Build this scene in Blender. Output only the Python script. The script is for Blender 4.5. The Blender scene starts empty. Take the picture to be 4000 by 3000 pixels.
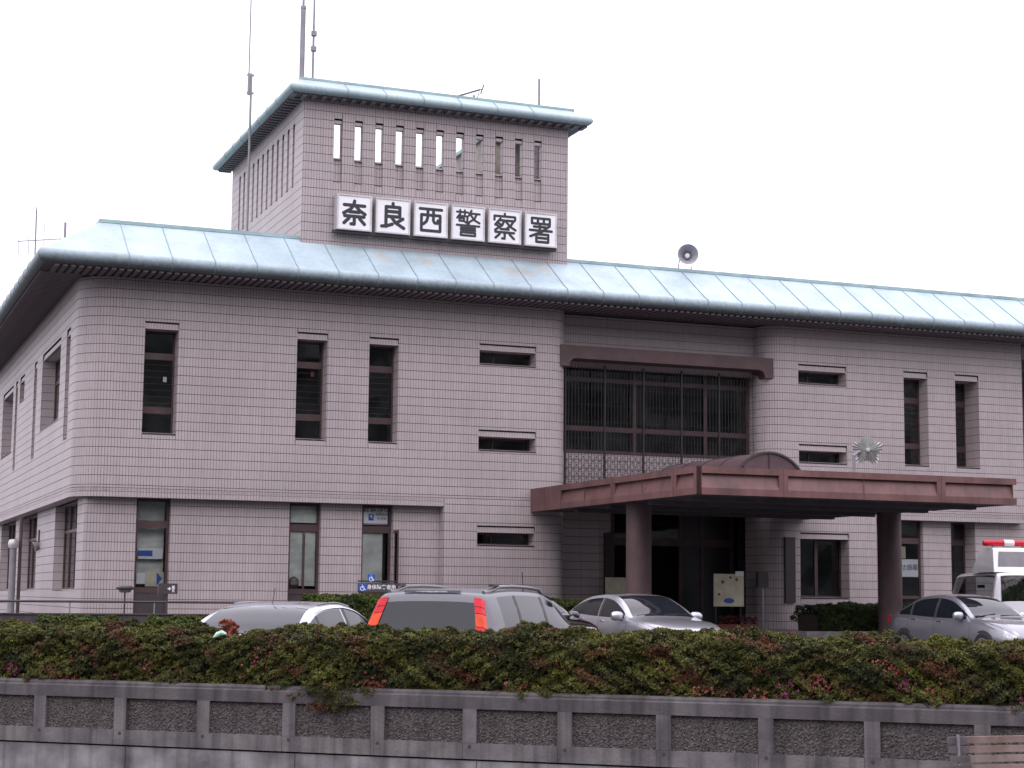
import bpy, math, random
import numpy as np
from mathutils import Vector, Matrix
random.seed(7); RNG = np.random.default_rng(7)
SC = bpy.context.scene
COL = SC.collection

# ------------------------------------------------------------------ camera, sky, sun, exposure
F_PX, YAW, PITCH, ROLL = 6883.5, 0.3741, 0.1200, 0.0101          # focal length in pixels of a 4000 px wide frame
CAM = Vector((-5.85, -44.35, 1.5))
_f = Vector((math.sin(YAW)*math.cos(PITCH), math.cos(YAW)*math.cos(PITCH), math.sin(PITCH)))
_r = Vector((math.cos(YAW), -math.sin(YAW), 0)); _u = _r.cross(_f)
_R = math.cos(ROLL)*_r + math.sin(ROLL)*_u; _U = -math.sin(ROLL)*_r + math.cos(ROLL)*_u
cd = bpy.data.cameras.new('camera'); cam = bpy.data.objects.new('camera', cd); COL.objects.link(cam)
cd.sensor_width = 36; cd.lens = 36*F_PX/4000; cd.clip_end = 6000; cd.clip_start = 0.1
cam.matrix_world = Matrix(((_R.x, _U.x, -_f.x, CAM.x), (_R.y, _U.y, -_f.y, CAM.y), (_R.z, _U.z, -_f.z, CAM.z), (0, 0, 0, 1)))
SC.camera = cam

SUN_EL, SUN_AZ = math.radians(42), math.radians(203)              # azimuth measured from +Y towards +X
wd = bpy.data.worlds.new('World'); SC.world = wd; wd.use_nodes = True
wn, wl = wd.node_tree.nodes, wd.node_tree.links
wn.clear()
wo = wn.new('ShaderNodeOutputWorld'); bg = wn.new('ShaderNodeBackground'); wl.new(bg.outputs[0], wo.inputs[0])
sky = wn.new('ShaderNodeTexSky'); sky.sky_type = 'NISHITA'; sky.sun_disc = False
sky.sun_elevation = SUN_EL; sky.sun_rotation = SUN_AZ; sky.dust_density = 4
tc = wn.new('ShaderNodeTexCoord'); sx = wn.new('ShaderNodeSeparateXYZ'); wl.new(tc.outputs['Generated'], sx.inputs[0])
mx = wn.new('ShaderNodeMath'); mx.operation = 'MAXIMUM'; wl.new(sx.outputs['Z'], mx.inputs[0]); mx.inputs[1].default_value = 0
ov = wn.new('ShaderNodeMath'); ov.operation = 'MULTIPLY_ADD'; wl.new(mx.outputs[0], ov.inputs[0]); ov.inputs[1].default_value = 13.5; ov.inputs[2].default_value = 9.0
cl = wn.new('ShaderNodeMix'); cl.data_type = 'RGBA'; cl.blend_type = 'MULTIPLY'; cl.inputs[0].default_value = 1
wl.new(ov.outputs[0], cl.inputs[6]); cl.inputs[7].default_value = (0.99, 0.945, 1.06, 1)
mixw = wn.new('ShaderNodeMix'); mixw.data_type = 'RGBA'; mixw.inputs[0].default_value = 0.9
wl.new(sky.outputs[0], mixw.inputs[6]); wl.new(cl.outputs[2], mixw.inputs[7]); wl.new(mixw.outputs[2], bg.inputs[0])
bg.inputs[1].default_value = 0.14
sl = bpy.data.lights.new('sun', 'SUN'); sl.energy = 0.6; sl.angle = math.radians(35); sl.color = (1, 0.97, 0.95)
so = bpy.data.objects.new('sun', sl); COL.objects.link(so)
_sd = Vector((math.sin(SUN_AZ)*math.cos(SUN_EL), math.cos(SUN_AZ)*math.cos(SUN_EL), math.sin(SUN_EL)))
so.rotation_euler = _sd.to_track_quat('Z', 'Y').to_euler(); so.location = (0, -20, 40)
SC.view_settings.view_transform = 'Standard'; SC.view_settings.look = 'None'
SC.view_settings.exposure = 0; SC.view_settings.gamma = 1

# ------------------------------------------------------------------ materials
MATS = {}
def mat(name, col, rough=0.6, metal=0.0, var=0.12, scale=3.0, bump=0.0, bscale=60.0, spec=0.5, coat=0.0, attr=None, avar=0.0, streak=0.0, col2=None, emit=None, speck=False):
    if name in MATS: return MATS[name]
    m = bpy.data.materials.new(name); m.use_nodes = True; MATS[name] = m
    nt = m.node_tree; N = nt.nodes; L = nt.links; b = N['Principled BSDF']
    b.inputs['Roughness'].default_value = rough; b.inputs['Metallic'].default_value = metal
    b.inputs['Specular IOR Level'].default_value = spec; b.inputs['Coat Weight'].default_value = coat
    t = N.new('ShaderNodeTexCoord')
    nz = N.new('ShaderNodeTexNoise'); nz.inputs['Scale'].default_value = scale; nz.inputs['Detail'].default_value = 6
    L.new(t.outputs['Object'], nz.inputs['Vector'])
    c = N.new('ShaderNodeMix'); c.data_type = 'RGBA'
    d = col2 or tuple(x*(1-2*var) for x in col); e = col if col2 else tuple(min(1, x*(1+var)) for x in col)
    c.inputs[6].default_value = (*d, 1); c.inputs[7].default_value = (*e, 1)
    mr = N.new('ShaderNodeMapRange'); mr.inputs[1].default_value = 0.3; mr.inputs[2].default_value = 0.7
    L.new(nz.outputs[0], mr.inputs[0]); L.new(mr.outputs[0], c.inputs[0]); out = c.outputs[2]
    if streak:
        mp = N.new('ShaderNodeMapping'); mp.inputs['Scale'].default_value = (5, 5, 0.25); L.new(t.outputs['Object'], mp.inputs[0])
        n2 = N.new('ShaderNodeTexNoise'); n2.inputs['Scale'].default_value = 1.6; n2.inputs['Detail'].default_value = 5; L.new(mp.outputs[0], n2.inputs['Vector'])
        m2 = N.new('ShaderNodeMapRange'); m2.inputs[1].default_value = 0.45; m2.inputs[2].default_value = 0.7; m2.inputs[3].default_value = 1; m2.inputs[4].default_value = 1-streak
        L.new(n2.outputs[0], m2.inputs[0])
        c2 = N.new('ShaderNodeMix'); c2.data_type = 'RGBA'; c2.blend_type = 'MULTIPLY'; c2.inputs[0].default_value = 1
        L.new(out, c2.inputs[6]); L.new(m2.outputs[0], c2.inputs[7]); out = c2.outputs[2]
    if attr:
        a = N.new('ShaderNodeAttribute'); a.attribute_name = attr
        m3 = N.new('ShaderNodeMapRange'); m3.inputs[3].default_value = 1-avar; m3.inputs[4].default_value = 1+avar; L.new(a.outputs['Fac'], m3.inputs[0])
        c3 = N.new('ShaderNodeMix'); c3.data_type = 'RGBA'; c3.blend_type = 'MULTIPLY'; c3.inputs[0].default_value = 1
        L.new(out, c3.inputs[6]); L.new(m3.outputs[0], c3.inputs[7]); out = c3.outputs[2]
    if speck:
        vo = N.new('ShaderNodeTexVoronoi'); vo.inputs['Scale'].default_value = 62; L.new(t.outputs['Object'], vo.inputs['Vector'])
        sp_ = N.new('ShaderNodeSeparateColor'); L.new(vo.outputs['Color'], sp_.inputs[0]); q1 = N.new('ShaderNodeMapRange'); q1.inputs[1].default_value = 0.9; q1.inputs[2].default_value = 0.93; L.new(sp_.outputs[0], q1.inputs[0])
        q3 = N.new('ShaderNodeMapRange'); q3.inputs[1].default_value = 0.3; q3.inputs[2].default_value = 0.15; L.new(vo.outputs['Distance'], q3.inputs[0]); q2 = N.new('ShaderNodeMath'); q2.operation = 'MULTIPLY'; L.new(q1.outputs[0], q2.inputs[0]); L.new(q3.outputs[0], q2.inputs[1])
        c4 = N.new('ShaderNodeMix'); c4.data_type = 'RGBA'; L.new(q2.outputs[0], c4.inputs[0]); L.new(out, c4.inputs[6]); c4.inputs[7].default_value = (0.36, 0.32, 0.3, 1); out = c4.outputs[2]
    L.new(out, b.inputs['Base Color'])
    if bump:
        n4 = N.new('ShaderNodeTexNoise'); n4.inputs['Scale'].default_value = bscale; n4.inputs['Detail'].default_value = 4; L.new(t.outputs['Object'], n4.inputs['Vector'])
        bp = N.new('ShaderNodeBump'); bp.inputs['Strength'].default_value = bump; bp.inputs['Distance'].default_value = 0.02
        L.new(n4.outputs[0], bp.inputs['Height']); L.new(bp.outputs[0], b.inputs['Normal'])
    if emit: b.inputs['Emission Color'].default_value = (*emit, 1); b.inputs['Emission Strength'].default_value = 1
    return m
def leaf_mat(name, rough=0.55):
    m = bpy.data.materials.new(name); m.use_nodes = True; MATS[name] = m
    nt = m.node_tree; b = nt.nodes['Principled BSDF']; a = nt.nodes.new('ShaderNodeAttribute'); a.attribute_name = 'col'
    nt.links.new(a.outputs['Color'], b.inputs['Base Color']); b.inputs['Roughness'].default_value = rough; b.inputs['Specular IOR Level'].default_value = 0.3
    return m
def glass_mat(name, tint=(0.75, 0.78, 0.8), refl=1.0):
    m = bpy.data.materials.new(name); m.use_nodes = True; MATS[name] = m
    nt = m.node_tree; N = nt.nodes; L = nt.links; N.clear()
    o = N.new('ShaderNodeOutputMaterial'); g = N.new('ShaderNodeBsdfGlossy'); g.inputs['Roughness'].default_value = 0.02; g.inputs['Color'].default_value = (refl, refl, refl, 1)
    t = N.new('ShaderNodeBsdfTransparent'); t.inputs[0].default_value = (*tint, 1)
    f = N.new('ShaderNodeFresnel'); f.inputs[0].default_value = 1.45; x = N.new('ShaderNodeMixShader')
    L.new(f.outputs[0], x.inputs[0]); L.new(t.outputs[0], x.inputs[1]); L.new(g.outputs[0], x.inputs[2]); L.new(x.outputs[0], o.inputs[0])
    return m

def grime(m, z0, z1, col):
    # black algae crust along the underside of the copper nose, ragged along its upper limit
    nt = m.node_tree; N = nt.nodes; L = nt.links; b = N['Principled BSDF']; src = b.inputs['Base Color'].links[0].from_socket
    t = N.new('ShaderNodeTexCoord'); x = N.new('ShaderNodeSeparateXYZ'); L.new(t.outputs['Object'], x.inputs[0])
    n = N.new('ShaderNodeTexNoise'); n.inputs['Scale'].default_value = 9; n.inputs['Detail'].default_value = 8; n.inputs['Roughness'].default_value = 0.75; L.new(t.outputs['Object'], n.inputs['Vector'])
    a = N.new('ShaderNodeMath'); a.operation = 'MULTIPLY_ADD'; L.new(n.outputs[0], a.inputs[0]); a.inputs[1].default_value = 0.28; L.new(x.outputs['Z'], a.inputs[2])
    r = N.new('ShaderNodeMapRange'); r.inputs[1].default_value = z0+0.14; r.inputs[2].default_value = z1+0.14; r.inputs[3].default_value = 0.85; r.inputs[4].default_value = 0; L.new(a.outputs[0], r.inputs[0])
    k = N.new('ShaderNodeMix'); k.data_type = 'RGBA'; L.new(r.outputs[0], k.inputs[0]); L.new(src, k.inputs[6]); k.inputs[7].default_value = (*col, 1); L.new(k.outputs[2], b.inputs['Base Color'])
def rust(m, spots):
    # orange run-off from the bolts under the sign
    nt = m.node_tree; N = nt.nodes; L = nt.links; b = N['Principled BSDF']; t = N.new('ShaderNodeTexCoord'); src = b.inputs['Base Color'].links[0].from_socket
    n = N.new('ShaderNodeTexNoise'); n.inputs['Scale'].default_value = 7; n.inputs['Detail'].default_value = 6; L.new(t.outputs['Object'], n.inputs['Vector'])
    for (x, z) in spots:
        p = N.new('ShaderNodeMapping'); p.inputs['Location'].default_value = (-x*2.6, 0, -z*3.2); p.inputs['Scale'].default_value = (2.6, 0, 3.2); L.new(t.outputs['Object'], p.inputs[0])
        d = N.new('ShaderNodeVectorMath'); d.operation = 'LENGTH'; L.new(p.outputs[0], d.inputs[0])
        a = N.new('ShaderNodeMath'); a.operation = 'ADD'; L.new(d.outputs['Value'], a.inputs[0]); L.new(n.outputs[0], a.inputs[1])
        r = N.new('ShaderNodeMapRange'); r.inputs[1].default_value = 0.5; r.inputs[2].default_value = 1.35; r.inputs[3].default_value = 0.42; r.inputs[4].default_value = 0; L.new(a.outputs[0], r.inputs[0])
        k = N.new('ShaderNodeMix'); k.data_type = 'RGBA'; L.new(r.outputs[0], k.inputs[0]); L.new(src, k.inputs[6]); k.inputs[7].default_value = (0.40, 0.27, 0.16, 1); src = k.outputs[2]
    L.new(src, b.inputs['Base Color'])
TILE = mat('glazed_wall_tile', (0.395, 0.342, 0.345), 0.42, var=0.05, scale=0.5, attr='tint', avar=0.03, streak=0.06)
MORTAR = mat('dark_joint_mortar', (0.090, 0.070, 0.075), 0.9)
COPPER = mat('verdigris_copper_sheet', (0.375, 0.475, 0.52), 0.5, var=0.09, scale=1.1, streak=0.10)
COPPER_T = mat('tower_copper_sheet', (0.37, 0.47, 0.50), 0.5, var=0.07, scale=1.1, streak=0.10)
rust(COPPER, [(7.75, 10.45), (8.95, 10.42), (11.35, 10.30), (11.75, 10.28), (12.45, 10.45)])
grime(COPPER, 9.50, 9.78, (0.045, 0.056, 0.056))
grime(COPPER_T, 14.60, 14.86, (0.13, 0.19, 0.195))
COPPER_CAP = mat('verdigris_copper_cap', (0.29, 0.41, 0.42), 0.5, var=0.12, scale=2)
SEAM = mat('dark_copper_seam', (0.22, 0.29, 0.30), 0.6)
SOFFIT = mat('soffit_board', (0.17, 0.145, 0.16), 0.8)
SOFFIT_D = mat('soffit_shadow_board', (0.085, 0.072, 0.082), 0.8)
BRONZE = mat('bronze_window_frame', (0.060, 0.032, 0.032), 0.45, var=0.15)
RUST = mat('red_brown_cladding', (0.150, 0.070, 0.066), 0.5, var=0.18, scale=1.6, streak=0.2)
RUST_D = mat('dark_brown_beam', (0.075, 0.042, 0.042), 0.55, var=0.15, scale=2)
COLUMN_B = mat('column_render', (0.085, 0.05, 0.05), 0.6, var=0.12)
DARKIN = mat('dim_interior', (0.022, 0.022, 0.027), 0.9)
LATT = mat('black_lattice', (0.014, 0.011, 0.012), 0.6)
BLIND = mat('window_blind_slat', (0.80, 0.82, 0.74), 0.6)
CONC = mat('weathered_concrete', (0.185, 0.17, 0.172), 0.85, var=0.3, scale=2.6, streak=0.55, bump=0.3, bscale=35, col2=(0.085, 0.075, 0.08))
COPE = mat('sooty_concrete', (0.115, 0.104, 0.108), 0.9, scale=2.4, streak=0.5, bump=0.3, bscale=35, col2=(0.055, 0.048, 0.052))
CONC_L = mat('pale_concrete', (0.27, 0.26, 0.265), 0.85, var=0.25, scale=3.2, streak=0.4, bump=0.2, bscale=40, col2=(0.10, 0.092, 0.10))
AGG = mat('exposed_aggregate', (0.135, 0.115, 0.112), 0.8, scale=40, col2=(0.028, 0.024, 0.026), bump=0.5, bscale=150, streak=0.35, speck=True)
ASPHALT = mat('asphalt', (0.06, 0.058, 0.06), 0.9, var=0.2, scale=8, bump=0.3, bscale=120)
KERB = mat('kerb_concrete', (0.24, 0.22, 0.22), 0.85, var=0.2, scale=4)
STEEL = mat('galvanised_steel', (0.24, 0.23, 0.25), 0.5, metal=0.2)
HORN = mat('grey_horn_paint', (0.36, 0.36, 0.40), 0.5)
STEEL_D = mat('painted_dark_steel', (0.045, 0.035, 0.04), 0.5)
WHITE = mat('white_panel', (0.78, 0.78, 0.80), 0.35, var=0.03)
ALU = mat('aluminium_frame', (0.55, 0.53, 0.54), 0.4, metal=0.3)
BLACK = mat('black_lettering', (0.02, 0.02, 0.028), 0.5)
BLUE = mat('sign_blue', (0.03, 0.10, 0.42), 0.4)
CREAM = mat('cream_board', (0.62, 0.58, 0.42), 0.6)
GLASS = glass_mat('window_glass', (0.93, 0.94, 0.95))
CGLASS = mat('tinted_car_glass', (0.012, 0.014, 0.018), 0.03, var=0.1, spec=0.5)
VGLASS = glass_mat('clear_car_glass', (0.6, 0.63, 0.64))
RUBBER = mat('tyre_rubber', (0.018, 0.018, 0.019), 0.8)
RIM = mat('alloy_rim', (0.5, 0.5, 0.52), 0.3, metal=0.8)
CHROME = mat('chrome_trim', (0.75, 0.75, 0.78), 0.12, metal=1)
SILVER = mat('silver_paint', (0.39, 0.39, 0.42), 0.3, metal=0.65, var=0.02, coat=1)
SILVER_D = mat('mid_silver_paint', (0.27, 0.27, 0.30), 0.3, metal=0.65, var=0.02, coat=1)
SILVER_B = mat('pale_silver_paint', (0.40, 0.41, 0.45), 0.28, metal=0.6, var=0.02, coat=1)
GREYP = mat('grey_silver_paint', (0.125, 0.125, 0.138), 0.36, metal=0.4, var=0.02, coat=0.3)
BLACKP = mat('black_paint', (0.012, 0.012, 0.014), 0.1, var=0.05, coat=1)
WHITEP = mat('white_paint', (0.72, 0.71, 0.74), 0.25, var=0.02, coat=1)
REDL = mat('red_lens', (0.55, 0.010, 0.025), 0.25, var=0.12, scale=9, spec=0.3)
AMBER = mat('amber_lens', (0.62, 0.055, 0.008), 0.25, var=0.15, scale=9, spec=0.3)
CLEARL = mat('clear_lens', (0.55, 0.56, 0.58), 0.1, var=0.3, scale=14, coat=1)
LEAF = leaf_mat('azalea_leaf'); PETAL = leaf_mat('azalea_petal', 0.6)
HEDGE_CORE = mat('dark_hedge_core', (0.03, 0.022, 0.015), 0.9)
TERRA = mat('terracotta', (0.22, 0.07, 0.05), 0.8)
WOOD = mat('bench_wood', (0.27, 0.205, 0.19), 0.8, var=0.2, scale=3.5, col2=(0.15, 0.095, 0.075), streak=0.25)
WOOD_G = mat('weathered_grey_wood', (0.105, 0.088, 0.095), 0.8, var=0.2, scale=6)

# ------------------------------------------------------------------ mesh helpers
def V(*a): return Vector(a)
class MB:
    def __init__(s): s.v = []; s.f = []
    def add(s, vs, fs):
        o = len(s.v); s.v += [tuple(p) for p in vs]; s.f += [tuple(i+o for i in f) for f in fs]; return s
    def box(s, x0, x1, y0, y1, z0, z1):
        x0, x1 = sorted((x0, x1)); y0, y1 = sorted((y0, y1)); z0, z1 = sorted((z0, z1))
        return s.add([(x0,y0,z0),(x1,y0,z0),(x1,y1,z0),(x0,y1,z0),(x0,y0,z1),(x1,y0,z1),(x1,y1,z1),(x0,y1,z1)],
                     [(3,2,1,0),(4,5,6,7),(0,1,5,4),(1,2,6,5),(2,3,7,6),(3,0,4,7)])
    def bar(s, a, b, w, h=None, up=(0,0,1)):
        a, b = Vector(a), Vector(b); h = h or w; d = (b-a).normalized(); up = Vector(up)
        if abs(d.dot(up)) > 0.99: up = Vector((1, 0, 0))
        r = d.cross(up).normalized()*w/2; u = r.cross(d).normalized()*h/2
        return s.add([a-r-u, a+r-u, a+r+u, a-r+u, b-r-u, b+r-u, b+r+u, b-r+u], [(3,2,1,0),(4,5,6,7),(0,1,5,4),(1,2,6,5),(2,3,7,6),(3,0,4,7)])
    def tube(s, pts, r, n=10, caps=True):
        pts = [Vector(p) for p in pts]; rs = r if isinstance(r, (list, tuple)) else [r]*len(pts); o = len(s.v)
        for i, p in enumerate(pts):
            d = (pts[min(i+1, len(pts)-1)]-pts[max(i-1, 0)]).normalized(); up = Vector((0,0,1)) if abs(d.z) < 0.95 else Vector((1,0,0))
            a = d.cross(up).normalized(); b = a.cross(d)
            for k in range(n):
                t = 2*math.pi*k/n; s.v.append(tuple(p+rs[i]*(math.cos(t)*a+math.sin(t)*b)))
        for i in range(len(pts)-1):
            for k in range(n):
                k2 = (k+1) % n; s.f.append((o+i*n+k, o+i*n+k2, o+(i+1)*n+k2, o+(i+1)*n+k))
        if caps:
            s.f.append(tuple(o+k for k in range(n))[::-1]); e = o+(len(pts)-1)*n; s.f.append(tuple(e+k for k in range(n)))
        return s
    def lathe(s, prof, c=(0,0,0), axis='z', n=24):
        o = len(s.v); m = len(prof); cx, cy, cz = c
        for k in range(n):
            t = 2*math.pi*k/n; ct, st = math.cos(t), math.sin(t)
            for (r, h) in prof:
                if axis == 'z': s.v.append((cx+r*ct, cy+r*st, cz+h))
                elif axis == 'y': s.v.append((cx+r*ct, cy+h, cz+r*st))
                else: s.v.append((cx+h, cy+r*ct, cz+r*st))
        for k in range(n):
            k2 = (k+1) % n
            for i in range(m-1): s.f.append((o+k*m+i, o+k2*m+i, o+k2*m+i+1, o+k*m+i+1))
        return s
    def prism(s, prof, a, b, fn):
        """closed 2-D profile swept from a to b: fn(p, q, t) gives the 3-D point"""
        n = len(prof); vs = [fn(p, q, a) for p, q in prof]+[fn(p, q, b) for p, q in prof]
        fs = [(i, (i+1) % n, n+(i+1) % n, n+i) for i in range(n)]+[tuple(range(n))[::-1], tuple(range(n, 2*n))]
        return s.add(vs, fs)
    def mesh(s, name, m, smooth=False):
        me = bpy.data.meshes.new(name); me.from_pydata(s.v, [], s.f)
        if m: me.materials.append(m)
        if smooth:
            me.polygons.foreach_set('use_smooth', [True]*len(me.polygons)); me.set_sharp_from_angle(angle=math.radians(38))
        me.update(); return me
    def ob(s, name, m, parent=None, smooth=False, loc=None):
        return put(name, s.mesh(name, m, smooth), parent, loc)
def put(name, me, parent=None, loc=None, rot=None):
    o = bpy.data.objects.new(name, me); COL.objects.link(o); o.parent = parent
    if loc is not None: o.location = loc
    if rot is not None: o.rotation_euler = rot
    return o
def thing(name, label, cat, loc=(0,0,0), rz=0, group=None):
    o = bpy.data.objects.new(name, None); COL.objects.link(o); o.location = loc; o.rotation_euler = (0,0,rz); o.empty_display_size = 0.2
    return tag(o, label, cat, group)
def tag(o, label, cat, group=None, kind=None):
    if label: o['label'] = label
    if cat: o['category'] = cat
    if group: o['group'] = group
    if kind: o['kind'] = kind
    return o
def fast_mesh(name, verts, quads, m, attrs=None, smooth=False):
    """verts (n,3) and quads (k,4) arrays"""
    me = bpy.data.meshes.new(name); me.vertices.add(len(verts)); me.vertices.foreach_set('co', np.asarray(verts, np.float32).ravel())
    k = quads.shape[1]; me.loops.add(quads.size); me.loops.foreach_set('vertex_index', quads.astype(np.int32).ravel())
    me.polygons.add(len(quads)); me.polygons.foreach_set('loop_start', np.arange(0, quads.size, k, dtype=np.int32)); me.polygons.foreach_set('loop_total', np.full(len(quads), k, np.int32))
    for nm, (typ, dom, data) in (attrs or {}).items():
        a = me.attributes.new(nm, typ, dom)
        a.data.foreach_set('value' if typ == 'FLOAT' else 'color', np.asarray(data, np.float32).ravel())
    me.polygons.foreach_set('use_smooth', [False]*len(quads)); me.materials.append(m); me.update(calc_edges=True); me.validate(); return me
def text_mesh(body, size, ext, m, offset=0.0, mirror=False, center=True):
    cu = bpy.data.curves.new('lettering', 'FONT'); cu.body = body; cu.size = size; cu.extrude = ext; cu.offset = offset; cu.resolution_u = 3
    if center: cu.align_x = 'CENTER'; cu.align_y = 'CENTER'
    ob = bpy.data.objects.new('lettering', cu); COL.objects.link(ob); bpy.context.view_layer.update()
    me = bpy.data.meshes.new_from_object(ob.evaluated_get(bpy.context.evaluated_depsgraph_get()))
    bpy.data.objects.remove(ob); bpy.data.curves.remove(cu)
    if mirror:
        for v in me.vertices: v.co.x = -v.co.x
        me.flip_normals()
    me.materials.clear(); me.materials.append(m); me.name = 'lettering'; return me
def strokes(lines, w, m, s=0.01, dep=0.004, cx=50, cy=50):
    """rounded pen strokes on a 100 x 100 grid (y down) -> thin solid lettering in the XZ plane facing -Y"""
    b = MB(); k = 0
    for ln in lines:
        for (x0, y0), (x1, y1) in zip(ln[:-1], ln[1:]):
            a = math.atan2(y1-y0, x1-x0); pr = []
            for i in range(7): t = a+math.pi/2+math.pi*i/6; pr.append((x0+w/2*math.cos(t), y0+w/2*math.sin(t)))
            for i in range(7): t = a-math.pi/2+math.pi*i/6; pr.append((x1+w/2*math.cos(t), y1+w/2*math.sin(t)))
            pr = [((p-cx)*s, (cy-q)*s) for p, q in pr]; d = dep+0.0002*k; k += 1
            b.prism(pr[::-1], 0, d, lambda p, q, t: (p, -t, q))
    return b.mesh('character', m)

# ------------------------------------------------------------------ tiled walls
COURSE, TW = 0.235, 0.0757
class Path:
    def __init__(s, pts):
        s.p = [Vector((a, b)) for a, b in pts]; s.c = [0.0]
        for a, b in zip(s.p[:-1], s.p[1:]): s.c.append(s.c[-1]+(b-a).length)
        s.L = s.c[-1]
    def seg(s, t):
        import bisect
        return min(max(bisect.bisect_right(s.c, t)-1, 0), len(s.p)-2)
    def at(s, t):
        i = s.seg(t); d = (s.p[i+1]-s.p[i]); l = d.length
        return s.p[i]+d*((t-s.c[i])/l)
    def nearest(s, x, y):
        best = (1e9, 0); q = Vector((x, y))
        for i in range(len(s.p)-1):
            d = s.p[i+1]-s.p[i]; t = max(0, min(1, (q-s.p[i]).dot(d)/d.length_squared)); e = (s.p[i]+d*t-q).length
            if e < best[0]: best = (e, s.c[i]+t*d.length)
        return best[1]
def arc(cx, cy, r, a0, a1, n=14):
    return [(cx+r*math.cos(math.radians(a0+(a1-a0)*i/n)), cy+r*math.sin(math.radians(a0+(a1-a0)*i/n))) for i in range(n+1)]
def rect_minus(r, holes):
    out = [r]
    for h in holes:
        nx = []
        for (a, b, c, d) in out:
            if h[0] >= b or h[1] <= a or h[2] >= d or h[3] <= c: nx.append((a, b, c, d)); continue
            if h[0] > a: nx.append((a, h[0], c, d))
            if h[1] < b: nx.append((h[1], b, c, d))
            a2, b2 = max(a, h[0]), min(b, h[1])
            if h[2] > c: nx.append((a2, b2, c, h[2]))
            if h[3] < d: nx.append((a2, b2, h[3], d))
        out = nx
    return out
def tiled_wall(path, z0, z1, holes, parent, name='wall', zc=0.0, tw=TW, pitch=COURSE, hj=0.0145, vj=0.0090, dep=0.012, s0=0, s1=None):
    """mortar face on the path, every tile a proud block with open joints; returns the wall object"""
    s1 = path.L if s1 is None else s1
    vs = []; tint = []
    k = math.floor((z0-zc)/pitch)
    while zc+k*pitch < z1-1e-6:
        a, b = max(z0, zc+k*pitch), min(z1, zc+(k+1)*pitch); k += 1
        if b-a < 0.02: continue
        hs = [h for h in holes if h[2] < b and h[3] > a]; i = 0
        while s0+i*tw < s1-1e-6:
            u, v = s0+i*tw, min(s0+(i+1)*tw, s1); i += 1
            for (p, q, c, d) in rect_minus((u, v, a, b), hs) if hs else ((u, v, a, b),):
                if q-p < vj+0.006 or d-c < hj+0.006: continue
                P, Q = path.at(p+vj/2), path.at(q-vj/2); e = Q-P
                n = Vector((e.y, -e.x)).normalized()*dep; c2, d2 = c+hj/2, d-hj/2
                vs += [(P.x, P.y, c2), (Q.x, Q.y, c2), (Q.x, Q.y, d2), (P.x, P.y, d2), (P.x+n.x, P.y+n.y, c2), (Q.x+n.x, Q.y+n.y, c2), (Q.x+n.x, Q.y+n.y, d2), (P.x+n.x, P.y+n.y, d2)]
                tint.append(random.random())
    nT = len(tint); base = np.arange(nT)[:, None, None]*8
    fq = np.array([[4,5,6,7],[0,1,5,4],[1,2,6,5],[2,3,7,6],[3,0,4,7]])[None]+base
    # mortar sheet
    ss = sorted(set([s0, s1]+[c for c in path.c if s0 < c < s1]+[x for h in holes for x in h[:2] if s0 < x < s1]))
    zz = sorted(set([z0, z1]+[x for h in holes for x in h[2:] if z0 < x < z1])); mb = MB()
    for a, b in zip(ss[:-1], ss[1:]):
        for c, d in zip(zz[:-1], zz[1:]):
            m, n = (a+b)/2, (c+d)/2
            if any(h[0] < m < h[1] and h[2] < n < h[3] for h in holes): continue
            P, Q = path.at(a+1e-6), path.at(b-1e-6); mb.add([(P.x,P.y,c),(Q.x,Q.y,c),(Q.x,Q.y,d),(P.x,P.y,d)], [(0,1,2,3)])
    w = mb.ob(name, MORTAR, parent)
    if nT:
        me = fast_mesh('tile', np.array(vs), fq.reshape(-1, 4), TILE, {'tint': ('FLOAT', 'FACE', np.repeat(tint, 5))})
        t = put('tile_facing', me, w); t['kind'] = 'stuff'
    return w
# ------------------------------------------------------------------ ground
def slope_z(y): return -0.05+(y+24)*0.0155
g = MB().add([(-900,-900,-0.62),(900,-900,-0.62),(900,900,-0.62),(-900,900,-0.62)], [(0,1,2,3)]).ob('ground', ASPHALT)
tag(g, None, None, kind='structure')
WTH = math.radians(39.904); WD = Vector((math.cos(WTH), -math.sin(WTH), 0)); WN = Vector((math.sin(WTH), math.cos(WTH), 0)); W0 = Vector((0.735, -26.645, 0))
def wp(s, t, z): p = W0+WD*s+WN*t; return (p.x, p.y, z)        # along the retaining wall, behind its face, height
lot = MB(); a, b = wp(-24, 1.15, 0), wp(26, 1.15, 0)
def lz(p): return (p[0], p[1], slope_z(p[1]) if p[1] < 0 else slope_z(0))
lot.add([lz(a), lz(b), lz((45, b[1], 0)), (45, 0, slope_z(0)), (45, 40, slope_z(0)), (-30, 40, slope_z(0)), (-30, 0, slope_z(0)), lz((-30, a[1], 0))], [(0,1,2,3,6,7), (3,4,5,6)])
tag(lot.ob('parking_lot', ASPHALT), None, None, kind='structure')

# ------------------------------------------------------------------ the police station
B = thing('police_station', 'two-storey mauve tiled station with pale green copper eaves and a square roof tower', 'building')
ZC = 8.626; WT, BAND = 9.40, 4.09; RC, RM = 0.85, 0.65
P2 = Path([(0, 26)]+arc(RC, RC, RC, 180, 270)+arc(13.3-RM, RM, RM, 270, 360)+[(13.3, 2.0)])
P3 = Path([(19.44, 1.25)]+arc(19.44+RM, RM, RM, 180, 270)+[(28.43, 0), (28.43, 0.5), (32, 0.5)])
def fs(path, x, y=0): return path.nearest(x, y)
holes2, holes3 = [], []
def hole(path, L, a, b, z0, z1): s, t = sorted((path.nearest(*a), path.nearest(*b))); L.append((s, t, z0, z1))

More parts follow.
